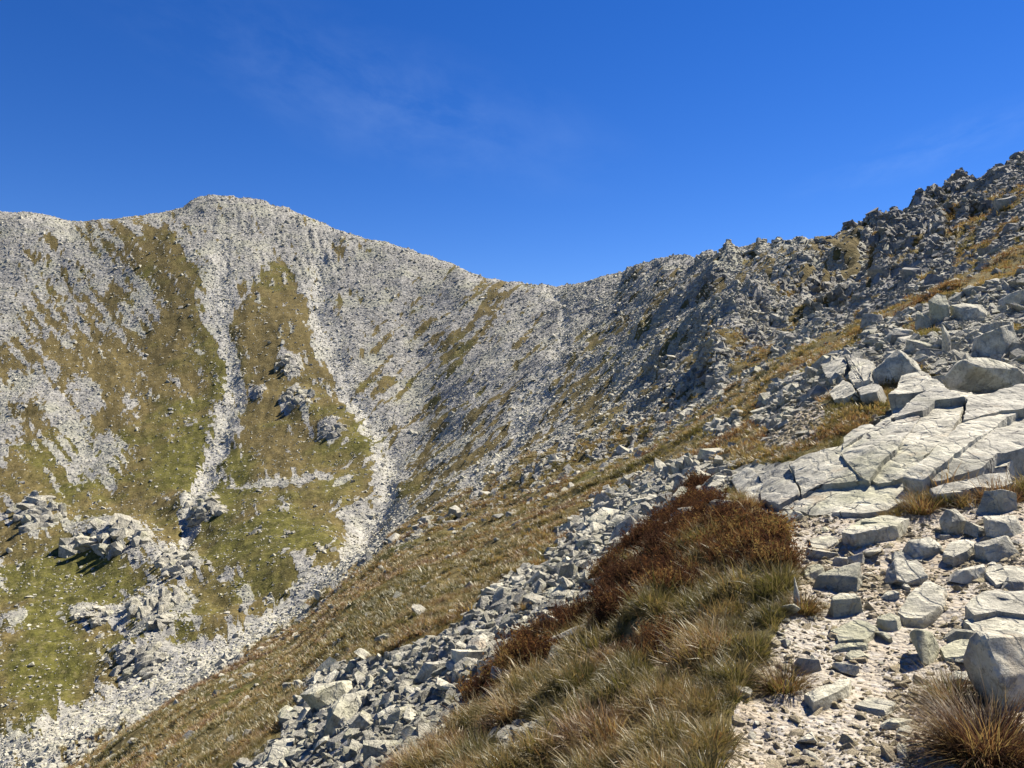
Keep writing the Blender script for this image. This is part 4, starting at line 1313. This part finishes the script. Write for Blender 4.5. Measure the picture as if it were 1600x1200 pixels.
stone_field(AREA * sstep(.5, .8, PATH) * (1 - 0.85 * g_trod) * (YY < 12) * (4.5 / YY) ** 1.5 * vis * (BASE < 1215), 130, 0.07, 0.50, 22, lambda x, y, b: ('larger' if b else 'small') + ' loose stone on the path, ' + ('on the gravel near the bottom edge' if y > 1060 else 'between the grass bank and mid path' if x < 1400 else 'along the uphill side of the path' if y > 900 else 'just below the slabs'), 'loose stones on the path', k=0.9)

# ------------------------------------------------------------------ grass
def tuft_mesh(seed, n, h, spread, lean, width, seg=3, droop=0.5):
    r = random.Random(seed)
    V, Fc, al, sh = [], [], [], []
    for b in range(n):
        a = r.uniform(0, 6.283)
        rad = spread * math.sqrt(r.random())
        bx, by = rad * math.cos(a), rad * math.sin(a)
        da = a + r.uniform(-0.8, 0.8)
        L = h * r.uniform(0.45, 1.1)
        ln = lean * r.uniform(0.2, 1.2) * (0.4 + 0.6 * rad / spread)
        dx, dy = math.cos(da), math.sin(da)
        wx, wy = -dy, dx
        w0 = width * r.uniform(0.6, 1.2)
        s_ = r.random()
        stalk = r.random() < 0.05
        if stalk:
            L *= 1.55; w0 *= 0.6
        base = len(V)
        x, y, z = bx, by, -0.02
        el = math.pi / 2 - ln
        for k in range(seg + 1):
            t = k / seg
            wv = w0 * (1 - t) ** 0.7
            if k < seg:
                V += [(x - wx * wv, y - wy * wv, z), (x + wx * wv, y + wy * wv, z)]
                al += [max(t, 1.0 * stalk)] * 2; sh += [s_, s_]
            else:
                V.append((x, y, z)); al.append(1.0); sh.append(s_)
            st = L / seg
            x += dx * math.cos(el) * st
            y += dy * math.cos(el) * st
            z += math.sin(el) * st
            el -= droop * r.uniform(0.3, 1.0) / seg * 2
        for k in range(seg - 1):
            i = base + 2 * k
            Fc += [(i, i + 1, i + 3), (i, i + 3, i + 2)]
        i = base + 2 * (seg - 1)
        Fc.append((i, i + 1, i + 2))
    me = np_mesh('tuft', np.array(V), np.array(Fc), True)
    for nm, arr in (('along', al), ('shade', sh)):
        a = me.attributes.new(nm, 'FLOAT', 'POINT')
        a.data.foreach_set('value', np.array(arr, np.float32))
    return me

tufts = [template('tuft_pattern', tuft_mesh(40 + i, 46, 0.19, 0.075, 1.0, 0.0036, 3, 0.75), M_GRASS) for i in range(6)]
def heath_mesh(seed, n=150):
    """a low shrub: small leaf sprays set along short branching twigs"""
    r = random.Random(seed)
    V, Fc, al, sh = [], [], [], []
    for t in range(16):
        a, rad = r.uniform(0, 6.283), 0.05 * math.sqrt(r.random())
        p = Vector((rad * math.cos(a), rad * math.sin(a), -0.02))
        d = Vector((math.cos(a) * r.uniform(.1, .9), math.sin(a) * r.uniform(.1, .9), 1)).normalized()
        L = r.uniform(0.10, 0.20)
        s_ = r.random()
        side_ = d.orthogonal().normalized() * 0.0016
        i = len(V)
        q = p + d * L
        V += [p - side_, p + side_, q]; al += [0, 0, 0.2]; sh += [s_] * 3
        Fc.append((i, i + 1, i + 2))
        for k in range(n // 16):
            c = p + d * L * r.uniform(0.25, 1.05)
            u = Vector((r.gauss(0, 1), r.gauss(0, 1), r.gauss(0.6, 1))).normalized()
            v = u.orthogonal().normalized()
            ln, wd = r.uniform(.012, .030), r.uniform(.003, .006)
            i = len(V)
            V += [c - v * wd, c + v * wd, c + u * ln]
            al += [0.2, 0.2, 0.55]; q_ = min(1, max(0, s_ + r.uniform(-.3, .3))); sh += [q_] * 3
            Fc.append((i, i + 1, i + 2))
    me = np_mesh('heath', np.array(V), np.array(Fc), False)
    for nm, arr in (('along', al), ('shade', sh)):
        a = me.attributes.new(nm, 'FLOAT', 'POINT')
        a.data.foreach_set('value', np.array(arr, np.float32))
    return me
tufts_h = [template('heath_pattern', heath_mesh(60 + i), M_HEATH) for i in range(4)] + [template('heath_pattern', tuft_mesh(90 + i, 34, 0.17, 0.09, 0.8, 0.0030, 3, 0.4), M_HEATH) for i in range(4)]
tufts_f = [template('far_tuft_pattern', tuft_mesh(80 + i, 34, 0.16, 0.16, 0.9, 0.010, 2, 0.5), M_GRASS) for i in range(5)]

rng = np.random.default_rng(31)
gnoise = fbm(X / 1.1, Yw / 1.1, 3, 101)
gn2 = fbm(X / 3.5, Yw / 3.5, 3, 103)
gheath = fbm(X / 1.05, Yw / 0.8, 4, 109, 0.6)
cgx = X + 0.08 * fbm(X / 0.3, Yw / 0.3, 2, 161)
cd1, cd2, cdr = worley(cgx / 0.36, Yw / 0.36, 111)
w_ = AREA * near * sstep(.45, .7, TURF) * (1 - PATH) * (0.10 + sstep(0.72, 0.30, cd1) if False else (0.10 + 1 - sstep(0.30, 0.66, cd1))) * (YY > 2.6) * (YY < 15) * (1 - 0.7 * sstep(.50, .64, g_heath * 0.60 + 0.70 * gheath)) * (6 / YY) ** 1.3 * inview
n = 24000
P, N_, r, c = sample(w_, n, rng)
cl1, clr = cd1[r, c], cdr[r, c]
s = np.exp(rng.normal(0, 0.2, n)) * (0.62 + 0.02 * YY[r, c]) * (1 - 0.5 * sstep(8, 12, YY[r, c])) * (0.55 + 0.9 * np.clip(1 - cl1 * 1.3, 0, 1)) * (0.75 + 0.5 * clr)
tint = np.clip(0.37 + 0.44 * gnoise[r, c] + 0.14 * gn2[r, c] + 0.50 * (((clr * 7.3) % 1.0) - 0.5) + rng.normal(0, .10, n), 0, 1)
la = clr * 40.0
rot = np.stack([rng.normal(0.1, .25, n) + 0.35 * np.sin(la), rng.normal(-0.2, .25, n) + 0.35 * np.cos(la), rng.random(n) * 6.283], -1)
scatter('grass', P, rot, np.stack([s, s, s * rng.uniform(.7, 1.25, n)], -1), tint, rng.integers(0, 6, n), tufts, label='straw and olive mountain grass on the bank beside the path')

rng = np.random.default_rng(32)
w_ = AREA * near * sstep(.50, .64, g_heath * 0.60 + 0.70 * gheath * (g_heath > .12)) * (1 - PATH) * (0.08 + 1 - sstep(0.32, 0.7, cd1)) * (YY > 3) * (YY < 26) * (8 / YY) ** 1.2
n = 11000
P, N_, r, c = sample(w_, n, rng)
s = np.exp(rng.normal(0, 0.25, n)) * (0.75 + 0.025 * YY[r, c])
tint = np.clip(0.90 + 0.50 * (((cdr[r, c] * 7.3) % 1.0) - 0.5) + 0.2 * gn2[r, c] + rng.normal(0, .14, n), 0, 1)
rot = np.stack([rng.normal(0.05, .2, n), rng.normal(-0.25, .2, n), rng.random(n) * 6.283], -1)
scatter('heather', P, rot, np.stack([s, s, s * rng.uniform(.7, 1.2, n)], -1), tint, rng.integers(0, 8, n), tufts_h, label='rust-brown heather on the crest of the bank')

rng = np.random.default_rng(33)
w_ = AREA * sstep(.5, .8, TURF) * (0.15 + sstep(-0.3, 0.5, fbm(X / 2.2, Yw / 1.2, 4, 171))) * (YY > 12) * (YY < 95) * (25 / YY) ** 1.5 * inview
n = 42000
P, N_, r, c = sample(w_, n, rng)
yy = YY[r, c]
s = np.exp(rng.normal(0, 0.25, n)) * (0.45 + 0.016 * yy)
tint = np.clip(0.40 + 0.48 * fbm(P[:, 0] / 9, P[:, 1] / 3.5, 4, 107) + rng.normal(0, .10, n), 0, 1)
rot = np.stack([rng.normal(0.05, .2, n), rng.normal(-0.25, .2, n), rng.random(n) * 6.283], -1)
scatter('turf_grass', P, rot, np.stack([s, s, s * rng.uniform(.4, .8, n)], -1), tint, rng.integers(0, 5, n), tufts_f, label='brown and olive turf on the flank beyond the rubble band')

# ------------------------------------------------------------------ tussocks that stand out
def tussock(px, py, size, label, own, seed, n=900):
    P, y = hit(px, py)
    me = tuft_mesh(seed, n, size, size * 0.42, 1.15, 0.0028, 4, 0.7)
    m = make_blade('tussock_blade', GRASS_COLS, own, 0.15, 0.02)
    o = mesh_obj('grass_tussock', me, m)
    o.location = P
    return props(o, label, 'grass')
tussock(1545, 1185, 0.33, 'red and gold grass tussock at the bottom right corner', 0.62, 5, 2600)
tussock(1490, 1100, 0.24, 'olive and gold grass tuft left of the red tussock', 0.22, 6, 900)
tussock(1225, 1078, 0.22, 'olive tuft hanging over the soil at the path edge', 0.28, 7, 700)
tussock(1255, 955, 0.20, 'straw tuft beside the thin stone splinter', 0.30, 8, 700)
tussock(1440, 800, 0.30, 'shaded brown grass hanging under the slab lip', 0.40, 9, 700)
